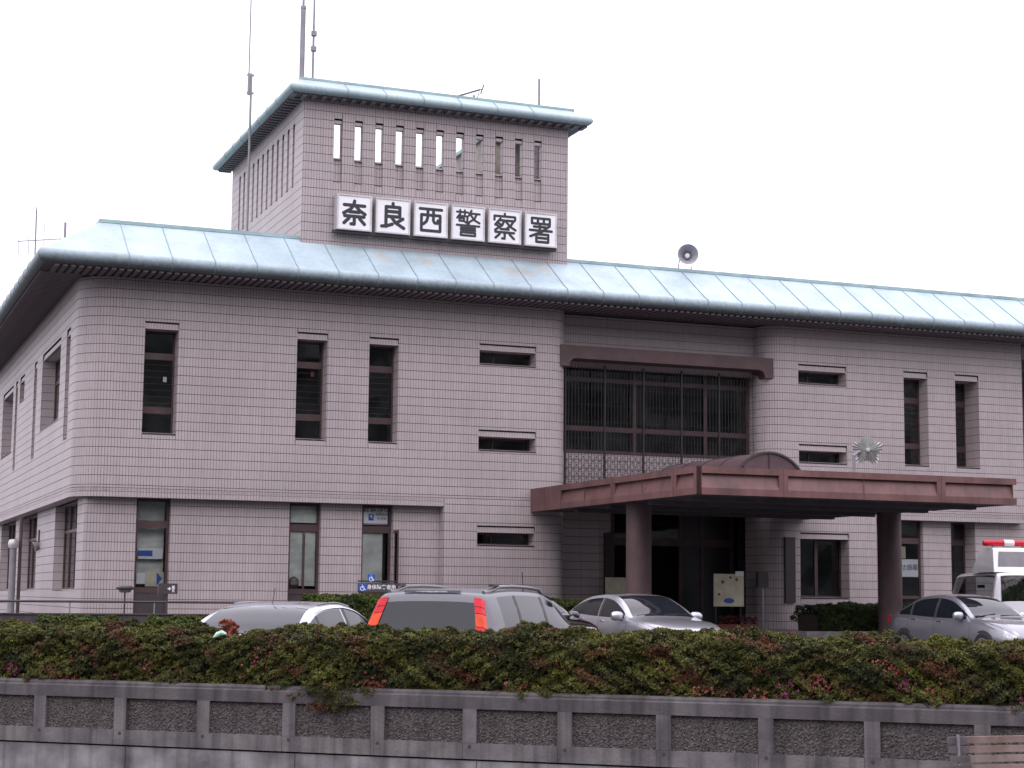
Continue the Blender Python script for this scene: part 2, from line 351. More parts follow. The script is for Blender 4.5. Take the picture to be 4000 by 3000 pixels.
LW = [(1.70, 2.45, 5.45, 8.30), (3.62, 7.70, 6.12, 8.30), (9.02, 9.75, 5.45, 8.30), (12.4, 13.7, 7.50, 8.30), (14.35, 15.0, 5.45, 8.30), (15.75, 19.1, 6.10, 8.30), (21.0, 22.0, 5.45, 8.30)]
FW = [(1.60, 2.455, 5.49, 8.31, 0.42), (5.54, 6.36, 5.51, 8.29, 0.40), (7.50, 8.31, 5.51, 8.28, 0.40)]
FS = [(10.605, 12.255, 7.765, 8.30), (10.605, 12.265, 5.425, 5.955), (10.60, 12.26, 2.875, 3.375)]
RW = [(24.12, 24.955, 5.51, 8.30, 0.42), (25.95, 26.795, 5.51, 8.305, 0.68)]
RS = [(20.51, 22.13, 7.77, 8.31), (20.51, 22.13, 5.46, 5.97)]
for (a, b, c, d) in LW: hole(P2, holes2, (0, a), (0, b), c, d)
for (a, b, c, d, e) in FW: hole(P2, holes2, (a, 0), (b, 0), c, d)
for (a, b, c, d) in FS: hole(P2, holes2, (a, 0), (b, 0), c, d)
for (a, b, c, d, e) in RW: hole(P3, holes3, (a, 0), (b, 0), c, d)
for (a, b, c, d) in RS: hole(P3, holes3, (a, 0), (b, 0), c, d)
GR = (20.53, 22.15, 1.56, 3.41); hole(P3, holes3, (GR[0], 0), (GR[1], 0), GR[2], GR[3])
hole(P3, holes3, (28.43, 0.5), (29.6, 0.5), 4.6, 9.0)
BASE = 0.15
sB = P2.nearest(9.66, 0); sR = P3.nearest(23.1, 0)
main_wall = tiled_wall(P2, BAND, WT, holes2, B, 'upper_wall', ZC)
tiled_wall(P2, BASE, BAND, holes2, B, 'lower_wall', ZC, s0=sB)
tiled_wall(P3, BAND, WT, holes3, B, 'upper_wall', ZC)
tiled_wall(P3, BASE, BAND, holes3, B, 'lower_wall', ZC, s1=sR)
tiled_wall(Path([(13.3, 0.72), (19.44, 0.72)]), 7.9, WT, [], B, 'lintel_wall', ZC)
tiled_wall(Path([(13.3, 0.98), (19.44, 0.98)]), 4.0, 5.52, [], B, 'spandrel_wall', ZC)
# string course between the storeys
def string_course(path, s0, s1):
    for (z0, z1, dep, j) in ((4.045, 4.083, 0.004, 0.004), (4.003, 4.037, 0.010, 0.004), (3.862, 3.990, 0.012, 0.008)):
        tiled_wall(path, z0, z1, [], B, 'string_course', z0, pitch=z1-z0+0.001, hj=j, dep=dep, s0=s0, s1=s1)
    n = max(2, int((s1-s0)/0.3)); m = MB(); pts = [path.at(s0+(s1-s0)*i/n) for i in range(n+1)]
    for p, q in zip(pts[:-1], pts[1:]):
        e = (q-p).normalized(); k = Vector((e.y, -e.x))
        m.add([(p.x, p.y, BAND), (q.x, q.y, BAND), (q.x, q.y, 3.86), (p.x, p.y, 3.86)], [(3,2,1,0)])
        m.add([(p.x+k.x*0.01, p.y+k.y*0.01, 3.86), (q.x+k.x*0.01, q.y+k.y*0.01, 3.86), (q.x-k.x*0.45, q.y-k.y*0.45, 3.86), (p.x-k.x*0.45, p.y-k.y*0.45, 3.86)], [(0,1,2,3)])
    m.ob('string_course_underside', TILE, B)
string_course(P2, 0, sB); string_course(P3, sR, P3.L)
# ground floor, set back
REC = 0.33
PG = Path([(REC, 26), (REC, REC), (9.655, REC)])
GW = [(1.595, 2.46, 0.5, 3.86, 0.14), (5.53, 6.38, 0.9, 3.86, 0.14), (7.49, 8.34, 0.9, 3.86, 0.14)]
GL = [(1.6, 6.05, 1.57, 3.86), (10.3, 14.75, 1.57, 3.86), (16.4, 21.2, 1.57, 3.86)]
holesG = []
for (a, b, c, d, e) in GW: hole(PG, holesG, (a, REC), (b, REC), c, d)
for (a, b, c, d) in GL: hole(PG, holesG, (REC, a), (REC, b), c, d)
tiled_wall(PG, BASE, 3.86, holesG, B, 'ground_floor_wall', ZC)
PG2 = Path([(23.1, 0.0), (23.1, REC), (32, REC)]); holesG2 = []
GW2 = [(24.13, 24.93, 1.0, 3.86, 0.12), (25.93, 26.80, 1.0, 3.86, 0.5)]
for (a, b, c, d, e) in GW2: hole(PG2, holesG2, (a, REC), (b, REC), c, d)
tiled_wall(PG2, BASE, 3.86, holesG2, B, 'ground_floor_wall', ZC)
tiled_wall(Path([(9.655, REC), (9.655, 0.0)]), BASE, 3.86, [], B, 'recess_return', ZC, tw=0.34)
# room walls behind the windows, near-black to put the dimness into their colour
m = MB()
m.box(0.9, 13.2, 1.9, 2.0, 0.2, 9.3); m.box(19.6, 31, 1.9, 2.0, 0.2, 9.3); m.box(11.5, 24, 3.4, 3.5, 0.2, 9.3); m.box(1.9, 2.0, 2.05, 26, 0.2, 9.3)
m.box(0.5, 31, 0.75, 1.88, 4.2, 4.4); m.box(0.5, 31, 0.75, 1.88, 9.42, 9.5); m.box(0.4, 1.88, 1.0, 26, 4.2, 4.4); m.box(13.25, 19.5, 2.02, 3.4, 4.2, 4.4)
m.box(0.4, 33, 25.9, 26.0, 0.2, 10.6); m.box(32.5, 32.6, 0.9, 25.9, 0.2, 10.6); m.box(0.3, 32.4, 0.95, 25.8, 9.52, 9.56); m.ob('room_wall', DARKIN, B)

# windows -----------------------------------------------------------
def front(y0): return lambda u, d, z: (u, y0+d, z)
def left(x0): return lambda u, d, z: (x0+d, u, z)
def qbox(mb, fr, u0, u1, d0, d1, z0, z1):
    p = [fr(u, d, z) for z in (z0, z1) for d in (d0, d1) for u in (u0, u1)]
    xs, ys, zs = zip(*p); mb.box(min(xs), max(xs), min(ys), max(ys), min(zs), max(zs))
def window(fr, u0, u1, z0, z1, depth, trans=(), mull=(), fw=0.05, lintel=0.18, blind=None, bars=None, rev=True, sill=True, flip=False, glass=None, bd_=0.055):
    zt = z1-lintel if lintel else z1
    m = MB(); d0, d1 = depth, depth+0.06
    qbox(m, fr, u0, u0+fw, d0, d1, z0, zt); qbox(m, fr, u1-fw, u1, d0, d1, z0, zt)
    qbox(m, fr, u0+fw, u1-fw, d0, d1, z0, z0+fw); qbox(m, fr, u0+fw, u1-fw, d0, d1, zt-fw, zt)
    for (a, b) in trans: qbox(m, fr, u0+fw, u1-fw, d0-0.003, d1, a, b)
    for (a, b, c, d) in mull: qbox(m, fr, a, b, d0-0.006, d1, c, d)
    w = m.ob('window', BRONZE, B)
    g = MB(); qbox(g, fr, u0+fw, u1-fw, depth+0.028, depth+0.034, z0+fw, zt-fw); g.ob('pane', glass or GLASS, w)
    if rev:
        a, b = fr(u0, 0, 0), fr(u0, depth+0.02, 0); c, d = fr(u1, depth+0.02, 0), fr(u1, 0, 0)
        for (p, q) in ((a, b), (c, d)):
            if flip: p, q = q, p
            tiled_wall(Path([(p[0], p[1]), (q[0], q[1])]), z0, zt, [], w, 'jamb', ZC, tw=depth+0.03, dep=0.005)
        t = MB(); qbox(t, fr, u0, u1, 0.0, depth+0.05, zt, zt+0.03); t.ob('head', TILE, w)
        if sill: t = MB(); qbox(t, fr, u0+0.006, u1-0.006, -0.012, depth+0.02, z0-0.05, z0); t.ob('sill', TILE, w)
    if lintel:
        a, b = fr(u0, 0.035, 0), fr(u1, 0.035, 0)
        if flip: a, b = b, a
        tiled_wall(Path([(a[0], a[1]), (b[0], b[1])]), zt, z1-0.035, [], w, 'lintel', zt, pitch=lintel, hj=0.004)
        t = MB(); qbox(t, fr, u0, u1, 0.06, 0.09, zt, z1+0.02); t.ob('lintel_groove', MORTAR, w)
    if blind:
        for (za, zb, ua, ub) in blind:
            t = MB(); z = za; k = (u0+fw+(u1-u0-2*fw)*ua, u0+fw+(u1-u0-2*fw)*ub)
            while z < zb:
                p = [fr(k[0], depth+bd_, z), fr(k[1], depth+bd_, z), fr(k[1], depth+bd_+0.013, z+0.024), fr(k[0], depth+bd_+0.013, z+0.024)]
                t.add(p, [(0,1,2,3)]); z += 0.03
            o = t.ob('blind', BLIND, w)
    if bars:
        za, zb, n = bars; t = MB()
        for i in range(n): qbox(t, fr, u0+fw, u1-fw, depth+0.10, depth+0.112, za+(zb-za)*i/(n-1), za+(zb-za)*i/(n-1)+0.012)
        t.ob('guard_rail', STEEL_D, w)
    return w
F0, FR, L0, LR = front(0), front(REC), left(0), left(REC)
for (a, b, c, d, e) in FW+RW:
    window(F0, a, b, c, d, e, trans=((7.40, 7.57), (6.02, 6.19)), bars=(6.30, 7.28, 7))
for (a, b, c, d) in FS+RS: window(F0, a, b, c, d, 0.42, lintel=0.175, mull=((a+0.55, a+0.58, c, d-0.175),))
for (a, b, c, d) in LW: window(L0, a, b, c, d, 0.36 if b-a > 2 else 0.3, trans=((7.40, 7.5),) if c < 6.3 else (), flip=True)
for i, (a, b, c, d, e) in enumerate(GW):
    mu = ((a+0.42, a+0.47, 1.62, 3.16),) if i == 1 else ()
    bl = [[(1.72, 3.84, 0, 1)], [(1.72, 3.16, 0, 0.98), (3.36, 3.8, 0, 1)], [(1.72, 3.16, 0, 0.8)]][i]
    window(FR, a, b, c, d, e, trans=((3.13, 3.31), (1.50, 1.64)), mull=mu, lintel=0, fw=0.07, blind=bl, bd_=0.32 if i == 0 else 0.06)
    t = MB(); t.box(a+0.07, b-0.07, REC+e+0.01, REC+e+0.03, c+0.07, 1.50); t.ob('window_base_panel', STEEL_D, B)
for (a, b, c, d, e) in GW2: window(FR, a, b, c, d, e, trans=((3.18, 3.35), (1.55, 1.64)), lintel=0, fw=0.06)
for (a, b, c, d) in GL: window(LR, a, b, c, d, 0.25, trans=((3.1, 3.18),), mull=tuple((a+(b-a)*k/4-0.03, a+(b-a)*k/4+0.03, c, d) for k in (1, 2, 3)), lintel=0, flip=True)
window(F0, *GR, 0.42, mull=((21.25, 21.35, 1.56, 3.23),), lintel=0.17)
window(front(0.5), 28.43, 29.6, 4.6, 9.0, 0.15, trans=((6.5, 6.6),), lintel=0)
# open casement on the third ground-floor window
cs = MB(); cs.box(8.36, 8.395, REC+0.05, REC+0.11, 1.66, 3.2); cs.box(8.36, 8.395, -0.06, 0.0, 1.66, 3.2); cs.box(8.36, 8.395, 0.0, REC+0.05, 1.66, 1.72); cs.box(8.36, 8.395, 0.0, REC+0.05, 3.14, 3.2)
cs = cs.ob('open_casement', BRONZE, B); MB().box(8.375, 8.38, 0.0, REC+0.05, 1.72, 3.14).ob('pane', GLASS, cs)
# boxes and papers inside the first window; reversed posters seen through the glass
def poster(fr_y, x, z, w, h, m, name='notice_sheet'): return MB().box(x-w/2, x+w/2, fr_y, fr_y+0.004, z-h/2, z+h/2).ob(name, m, B)
t = MB(); t.box(1.72, 2.34, 0.60, 0.68, 2.35, 2.62); t.box(1.70, 2.05, 0.60, 0.66, 1.72, 2.0); t.ob('white_parcel', WHITE, B)
MB().box(1.70, 2.08, 0.588, 0.598, 2.42, 2.56).ob('blue_wrapper', BLUE, B)
MB().lathe([(0.001, -0.16), (0.1, -0.15), (0.17, -0.05), (0.16, 0.08), (0.09, 0.15), (0.001, 0.16)], (5.74, 0.62, 1.80), n=16).ob('chair_back', STEEL_D, B, True)
MB().box(1.92, 2.38, 0.57, 0.64, 1.66, 2.02).ob('cardboard_box', CREAM, B)
MB().add([(2.2, 0.565, 1.68), (2.34, 0.565, 1.86), (2.2, 0.565, 2.02)], [(0,1,2)]).ob('blue_arrow_print', BLUE, B)
p = poster(0.505, 7.915, 3.58, 0.66, 0.46, WHITE)
def letters(par, body, size, loc, m, mirror=False, off=0.0, rx=math.pi/2):
    return put('lettering', text_mesh(body, size, 0.001, m, off, mirror), par, loc, (rx, 0, 0))
letters(p, '0742-48-28', 0.15, (7.93, 0.500, 3.73), BLACK, True)
letters(p, '地域課係', 0.085, (8.08, 0.500, 3.62), BLACK, True)
letters(p, '係号1仕', 0.075, (8.08, 0.500, 3.51), BLACK, True)
MB().box(7.72, 7.86, 0.500, 0.503, 3.46, 3.63).ob('blue_square_print', BLUE, p); letters(p, 'P', 0.14, (7.79, 0.497, 3.55), WHITE, True)
MB().box(7.59, 8.24, 0.500, 0.503, 3.36, 3.38).ob('red_stripe_print', TERRA, p)
p = poster(0.49, 24.53, 2.46, 0.66, 0.52, WHITE); letters(p, '事故か', 0.2, (24.55, 0.484, 2.47), STEEL_D, True)
p = poster(0.87, 26.12, 2.45, 0.40, 0.55, WHITE); letters(p, '見', 0.25, (26.1, 0.864, 2.5), mat('teal_print', (0.03, 0.2, 0.3)), True)
MB().box(24.3, 24.5, 0.60, 0.62, 2.75, 3.1).ob('poster_sheet', CREAM, B); MB().box(24.19, 24.29, 0.60, 0.62, 2.75, 3.1).ob('red_poster_sheet', TERRA, B)
for x, z in ((2.18, 6.85), (6.05, 7.2)):
    MB().box(x, x+0.09, 0.485, 0.488, z, z+0.13).ob('paper_note', WHITE if x < 3 else TERRA, B)

# recess above the entrance ------------------------------------------
bm = MB(); prof = [(13.02, 8.44), (13.02, 7.85), (13.30, 7.85)]
for i in range(7): t = math.radians(180-90*i/6); prof.append((13.50+0.2*math.cos(t), 7.88+0.2*math.sin(t)))
for i in range(7): t = math.radians(90-90*i/6); prof.append((19.26+0.2*math.cos(t), 7.88+0.2*math.sin(t)))
prof += [(19.46, 7.85), (19.74, 7.85), (19.74, 8.44)]
bm.prism(prof, 0.08, 0.70, lambda p, q, t: (p, t, q)); bm.ob('entrance_beam', RUST_D, B)
fr = MB()
for x in (13.36, 15.72, 18.0, 19.38): fr.box(x-0.05, x+0.05, 0.99, 1.06, 5.54, 8.5)
for z0, z1 in ((5.52, 5.62), (6.16, 6.30), (7.56, 7.68)): fr.box(13.3, 19.44, 0.985, 1.05, z0, z1)
gw = fr.ob('stairwell_window', BRONZE, B); MB().box(13.3, 19.44, 1.02, 1.026, 5.6, 8.5).ob('pane', GLASS, gw)
for k in range(5):                                                   # decorative metal lattice in five bays
    x0 = 13.36+k*1.206; x1 = x0+1.206; l = MB(); y = 0.5
    nb = 12
    for i in range(1, nb):
        x = x0+(x1-x0)*i/nb; l.box(x-0.005, x+0.005, y, y+0.012, 4.45, 7.95)
    z = 4.5; r = 0
    while z < 7.95:
        if z < 5.5 or r % 4 == 0: l.box(x0, x1, y+0.001, y+0.011, z, z+0.008)
        for i in range(nb):
            xc = x0+(x1-x0)*(i+0.5)/nb
            if (i+r) % 2 == 0 and z < 5.5: l.add([(xc-0.03, y+0.004, z+0.06), (xc, y+0.004, z+0.09), (xc+0.03, y+0.004, z+0.06), (xc, y+0.004, z+0.03)], [(0,1,2,3)])
        z += 0.1175; r += 1
    o = l.ob('metal_lattice', LATT, B)
    MB().box(x0-0.022, x0+0.022, y-0.02, y+0.04, 4.4, 7.97).ob('lattice_post', LATT, B)
# ground-floor entrance
vest = tiled_wall(Path([(13.3, 2.0), (15.45, 2.0)]), 0.15, 4.0, [], B, 'porch_wall', ZC, tw=0.6)
en = MB()
for x in (15.5, 16.6, 17.7, 18.4, 19.38): en.box(x-0.06, x+0.06, 1.98, 2.06, 0.62, 4.0)
en.box(15.45, 19.44, 1.97, 2.05, 3.0, 3.22); en.ob('entrance_screen', BRONZE, B)
MB().box(17.7, 19.44, 2.01, 2.016, 0.62, 3.95).ob('entrance_glass', mat('dull_dark_pane', (0.012, 0.012, 0.015), 0.4), B); MB().box(15.45, 17.7, 2.01, 2.016, 3.2, 3.95).ob('transom_glass', GLASS, B)  # dull near-black panes: interior darkness put into the colour, reflections suppressed
ps = MB().box(13.32, 19.42, -3.2, 3.4, 0.12, 0.62); ps.box(13.6, 19.1, -3.55, -3.2, 0.12, 0.42); ps.ob('porch_floor', KERB, B)
MB().box(13.25, 19.5, 0.72, 3.4, 4.0, 4.03).ob('porch_ceiling', SOFFIT, B)
MB().box(13.25, 19.44, 0.0, 0.97, 4.28, 4.32).ob('porch_roof_slab', SOFFIT, B)
# two dark name boards on the walls beside the entrance
MB().box(20.0, 20.32, -0.07, 0.02, 1.40, 3.27).ob('name_board', mat('dark_board', (0.03, 0.018, 0.018), 0.5), B)
MB().box(15.22, 15.5, 1.9, 1.975, 0.9, 3.35).ob('name_board', MATS['dark_board'], B)

# canopy -------------------------------------------------------------
CX0, CX1, CY, CZ0, CZ1 = 12.12, 20.65, -9.75, 3.78, 4.40
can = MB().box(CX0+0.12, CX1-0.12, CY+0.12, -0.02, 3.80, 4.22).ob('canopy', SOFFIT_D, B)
def fascia(name, p0, p1, n, recs, k=0):
    """upright fascia from p0 to p1 with outward normal n; recs = ranges with a panel sunk at its top and flush at its foot"""
    d = Vector(p1)-Vector(p0); L = d.length; d /= L; n = Vector(n); m = MB()
    def q(s, o, z): v = Vector(p0)+d*s+n*o; return (v.x, v.y, z)
    cuts = sorted(set([0, L]+[x for r in recs for x in r]))
    for a, b in zip(cuts[:-1], cuts[1:]):
        inr = any(r[0] <= a and b <= r[1] for r in recs)
        prof = [(-0.13, CZ0), (0, CZ0), (0, 3.93), (-0.10, 4.255), (0, 4.255), (0, CZ1), (-0.13, CZ1)] if inr else [(-0.13, CZ0), (0, CZ0), (0, CZ1), (-0.13, CZ1)]
        m.prism(prof, a, b, lambda o, z, t: q(t, o, z))
    return m.ob(name, RUST, can)
fascia('fascia', (CX0, -0.05), (CX0, CY), (-1, 0), [(2.08, 5.15), (5.39, 8.46), (8.70, 9.58)])
fascia('fascia', (CX0+0.001, CY), (CX1-0.10, CY), (0, -1), [(0.12, 2.08), (2.31, 6.29), (6.52, 8.42)])
fascia('fascia', (CX1-0.001, CY+0.13), (CX1-0.001, -0.05), (1, 0), [(1.0, 4.3), (4.6, 9)])
MB().box(CX1-0.10, CX1, CY, CY+0.2, 4.256, CZ1-0.001).ob('fascia_end', RUST, can); MB().box(CX1-0.10, CX1, CY, CY+0.2, CZ0+0.001, 3.93).ob('fascia_end', RUST, can)
for s in (1.0, 2.08, 3.6, 5.27, 6.94, 8.58): MB().box(CX0-0.004, CX0+0.01, CY+9.75-s-0.05-0.006, CY+9.75-s-0.05+0.006, CZ0+0.002, CZ1+0.001).ob('fascia_joint', RUST_D, can)
for x in (14.32, 16.42, 18.53): MB().box(x-0.006, x+0.006, CY-0.004, CY+0.01, CZ0+0.002, CZ1+0.001).ob('fascia_joint', RUST_D, can)
# barrel skylight on the canopy
sk = MB(); n = 20; R, cz, y0, y1 = 1.12, 4.05, -5.5, -0.7; xc = 16.38
arcp = [(xc+R*math.cos(math.pi*i/n), cz+R*math.sin(math.pi*i/n)) for i in range(n+1)]
for (a, b), (c, d) in zip(arcp[:-1], arcp[1:]): sk.add([(a,y0,b),(c,y0,d),(c,y1,d),(a,y1,b)], [(3,2,1,0)])
sk.add([(a, y0, b) for a, b in arcp], [tuple(range(n+1))]); sk.add([(a, y1, b) for a, b in arcp], [tuple(range(n+1))[::-1]])
svl = sk.ob('barrel_skylight', mat('bronze_acrylic', (0.095, 0.058, 0.062), 0.35, var=0.1), can, smooth=True)
rb = MB()
for y in (y0-0.02, -4.3, -3.1, -1.9, y1):
    for (a, b), (c, d) in zip(arcp[:-1], arcp[1:]): rb.bar((a, y, b), (c, y, d), 0.05, 0.05)
for i in (5, 10, 15): rb.bar((xc, y0-0.015, cz), (arcp[i][0], y0-0.015, arcp[i][1]), 0.03)
rb.ob('skylight_rib', STEEL_D, can)
for x in (12.80, 19.96):
    c = MB().lathe([(0.02, 0.12), (0.31, 0.12), (0.31, 3.80), (0.02, 3.80)], (x, -5.4, 0), n=28).ob('canopy_column', COLUMN_B, B, smooth=True)
# under-canopy ceiling beams
cb = MB()
for y in (-8.6, -6.6, -4.2, -2.2): cb.box(CX0+0.4, CX1-0.4, y-0.12, y+0.12, 3.70, 3.80)
cb.ob('canopy_beam', SOFFIT_D, can)

# roofs --------------------------------------------------------------
def eave_profile(L_in, L_out, zb, zt, r_y, r_z, n=8):
    """(outward distance, height) from the soffit edge round the nose up to the ridge"""
    r = (zt-zb)/2; pr = [(L_in, zb)]
    for i in range(1, n+1):
        t = math.radians(-90+175*i/n); pr.append((L_out-r+r*math.cos(t), zb+r+r*math.sin(t)))
    pr.append((-r_y, r_z)); return pr
def roof(name, prof, x0, x1, y0, y1, sides, phase, step, cap, panel_z=0.0):
    """copper sheet panels along the listed sides of the rectangle, mitred at the corners"""
    root = MB().box(x0+0.5, x1-0.5, y0+0.5, y1-0.5, prof[-1][1]-0.12, prof[-1][1]-0.06).ob(name, COPPER_CAP, B)
    def pt(side, s, o, z):
        if side == 'f': return (s, y0-o, z)
        if side == 'l': return (x0-o, s, z)
        if side == 'r': return (x1+o, s, z)
        return (s, y1+o, z)
    for sd in sides:
        lo, hi = (x0, x1) if sd in 'fb' else (y0, y1)
        mit = sides[sd]
        cuts = [lo]; s = lo+phase
        while s < hi-0.05: cuts.append(s); s += step
        cuts.append(hi)
        for i, (a, b) in enumerate(zip(cuts[:-1], cuts[1:])):
            m = MB(); vs = []
            for (o, z) in prof:
                aa = a-o if (i == 0 and mit[0]) else a+0.004; bb = b+o if (i == len(cuts)-2 and mit[1]) else b-0.004
                if i == 0 and mit[0] and o < 0: aa = a-o
                vs += [pt(sd, aa, o, z), pt(sd, max(bb, aa+0.001), o, z)]
            m.add(vs, [(2*k, 2*k+1, 2*k+3, 2*k+2) for k in range(len(prof)-1)])
            m.ob('roof_panel', COPPER, root, smooth=True)
            if i and (not mit[0] or a > lo+0.01):
                q = MB()
                for (o, z), (o2, z2) in zip(prof[:-1], prof[1:]):
                    if mit[0] and i == 1 and -o2 > a-lo: continue
                    q.bar(pt(sd, a, o+0.004*(1 if o > 0.5 else 0), z+0.006), pt(sd, a, o2+0.004*(1 if o2 > 0.5 else 0), z2+0.006), 0.014, 0.022)
                q.ob('seam', SEAM, root)
        r = -prof[-1][0]; zc = prof[-1][1]; cp = MB()
        a, b = lo+(r if mit[0] else 0), hi-(r if mit[1] else 0)
        p0, p1 = pt(sd, a-(0.046 if sd == 'f' else 0.03), -r-0.04, zc), pt(sd, b+0.05, -r+0.05, zc)
        cp.box(min(p0[0], p1[0])-0.0, max(p0[0], p1[0]), min(p0[1], p1[1]), max(p0[1], p1[1]), zc-0.02, zc+cap-(0.005 if sd == 'l' else 0)); cp.ob('ridge_cap', COPPER_CAP, root)
    return root
main_prof = eave_profile(1.02, 1.24, 9.44, 9.82, 0.47, 10.86)
main_roof = roof('roof', main_prof, 0, 34, 0, 26, {'f': (True, False), 'l': (True, False)}, 0.95, 1.066, 0.07)
# soffit boards and their slats
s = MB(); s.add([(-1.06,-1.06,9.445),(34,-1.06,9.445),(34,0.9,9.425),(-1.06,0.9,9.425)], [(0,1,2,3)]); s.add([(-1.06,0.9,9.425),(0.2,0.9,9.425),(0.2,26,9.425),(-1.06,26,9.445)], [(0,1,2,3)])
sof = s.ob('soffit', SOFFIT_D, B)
sm = MB().box(-0.055, 0.055, -1.03, 0.1, 9.385, 9.432).mesh('soffit_slat', SOFFIT); x = -0.75
while x < 30: put('soffit_slat', sm, sof, (x, 0, 0)); x += 0.195
sm2 = MB().box(-1.03, 0.05, -0.055, 0.055, 9.385, 9.432).mesh('soffit_slat', SOFFIT); y = 0.1
while y < 22: put('soffit_slat', sm2, sof, (0, y, 0)); y += 0.195

# tower --------------------------------------------------------------
TX0, TX1, TY0, TY1, TZ0, TZ1 = 5.65, 13.29, 0.28, 8.95, 10.3, 14.665
TC = 14.344
fr_h = [(0.83+0.579*k, 0.83+0.579*k+0.215, 12.42, 14.17) for k in range(11)]
tw_f = Path([(TX0, TY0), (TX1, TY0)]); tw_l = Path([(TX0, TY1), (TX0, TY0)])
lf_h = [(TY1-(1.30+0.595*k)-0.1, TY1-(1.30+0.595*k)+0.1, 12.42, 14.17) for k in range(12)]
tf = tiled_wall(tw_f, TZ0, TZ1, fr_h, B, 'tower_wall', TC)
tl = tiled_wall(tw_l, TZ0, TZ1, lf_h, B, 'tower_wall', TC)
def inner(pts, holes): tiled_wall(Path(pts), 10.8, TZ1, holes, B, 'tower_inner_wall', TC, tw=0.3)
T = 0.18
inner([(TX1, TY0+T), (TX0, TY0+T)], [(TX1-TX0-b, TX1-TX0-a, 13.13, 14.05) for a, b, c, d in fr_h])
inner([(TX0+T, TY0), (TX0+T, TY1)], [])
tiled_wall(Path([(TX1, TY0), (TX1, TY1)]), TZ0, TZ1, [], B, 'tower_wall', TC, tw=0.3)
tiled_wall(Path([(TX1-T, TY1), (TX1-T, TY0)]), TZ0, TZ1, [], B, 'tower_inner_wall', TC, tw=0.3)
tiled_wall(Path([(TX0, TY1-T), (TX1, TY1-T)]), TZ0, 14.2, [], B, 'tower_wall', TC, tw=0.3)
tiled_wall(Path([(TX1, TY1), (TX0, TY1)]), TZ0, 14.2, [], B, 'tower_wall', TC, tw=0.3)
for k, (a, b, c, d) in enumerate(fr_h):                              # each loophole: jambs, head, sunk apron and sloping sills
    x0, x1 = TX0+a, TX0+b; wn_ = 'loophole'
    m = MB(); m.box(x0, x1, TY0+0.07, TY0+0.16, 12.42, 13.12)
    lo = m.ob(wn_, MORTAR, B)
    tiled_wall(Path([(x0, TY0+0.07), (x1, TY0+0.07)]), 12.47, 13.10, [], lo, 'apron', TC)
    for (p, q) in (((x0, TY0), (x0, TY0+T)), ((x1, TY0+T), (x1, TY0))): tiled_wall(Path([p, q]), 12.42, 14.06, [], lo, 'jamb', TC, tw=0.32, dep=0.003)
    t = MB(); t.box(x0, x1, TY0+0.03, TY0+T, 14.05, 14.13); t.ob('head', TILE, lo)
    t = MB()
    for zz in (13.13, 12.47): t.add([(x0, TY0-0.012, zz-0.06), (x1, TY0-0.012, zz-0.06), (x1, TY0+0.1, zz), (x0, TY0+0.1, zz), (x0, TY0+0.1, zz-0.06), (x1, TY0+0.1, zz-0.06)], [(0,1,2,3),(0,3,4),(1,5,2),(0,4,5,1)])
    t.ob('sill', TILE, lo)
for (a, b, c, d) in lf_h:
    y1, y0 = TY1-a, TY1-b
    m = MB(); m.box(TX0+0.07, TX0+0.16, y0, y1, 12.42, 13.12); lo = m.ob('loophole', MORTAR, B)
    tiled_wall(Path([(TX0+0.07, y1), (TX0+0.07, y0)]), 12.47, 13.10, [], lo, 'apron', TC)
    for (p, q) in (((TX0+T, y0), (TX0, y0)), ((TX0, y1), (TX0+T, y1))): tiled_wall(Path([q, p] if y0 == p[1] else [p, q]), 12.42, 14.06, [], lo, 'jamb', TC, tw=0.32, dep=0.003)
    t = MB(); t.box(TX0+0.03, TX0+T, y0, y1, 14.05, 14.13); t.ob('head', TILE, lo)
tp = eave_profile(0.38, 0.54, 14.66, 14.90, 0.0, 15.13); tp[-1] = (0.10, 15.13)
ring = MB()
ring.box(TX0-0.08, TX1+0.08, TY0-0.08, TY0+0.9, 15.02, 15.08); ring.box(TX0-0.08, TX0+0.9, TY0+0.9, TY1, 15.02, 15.08); ring.box(TX1-0.9, TX1+0.08, TY0+0.9, TY1, 15.02, 15.08)
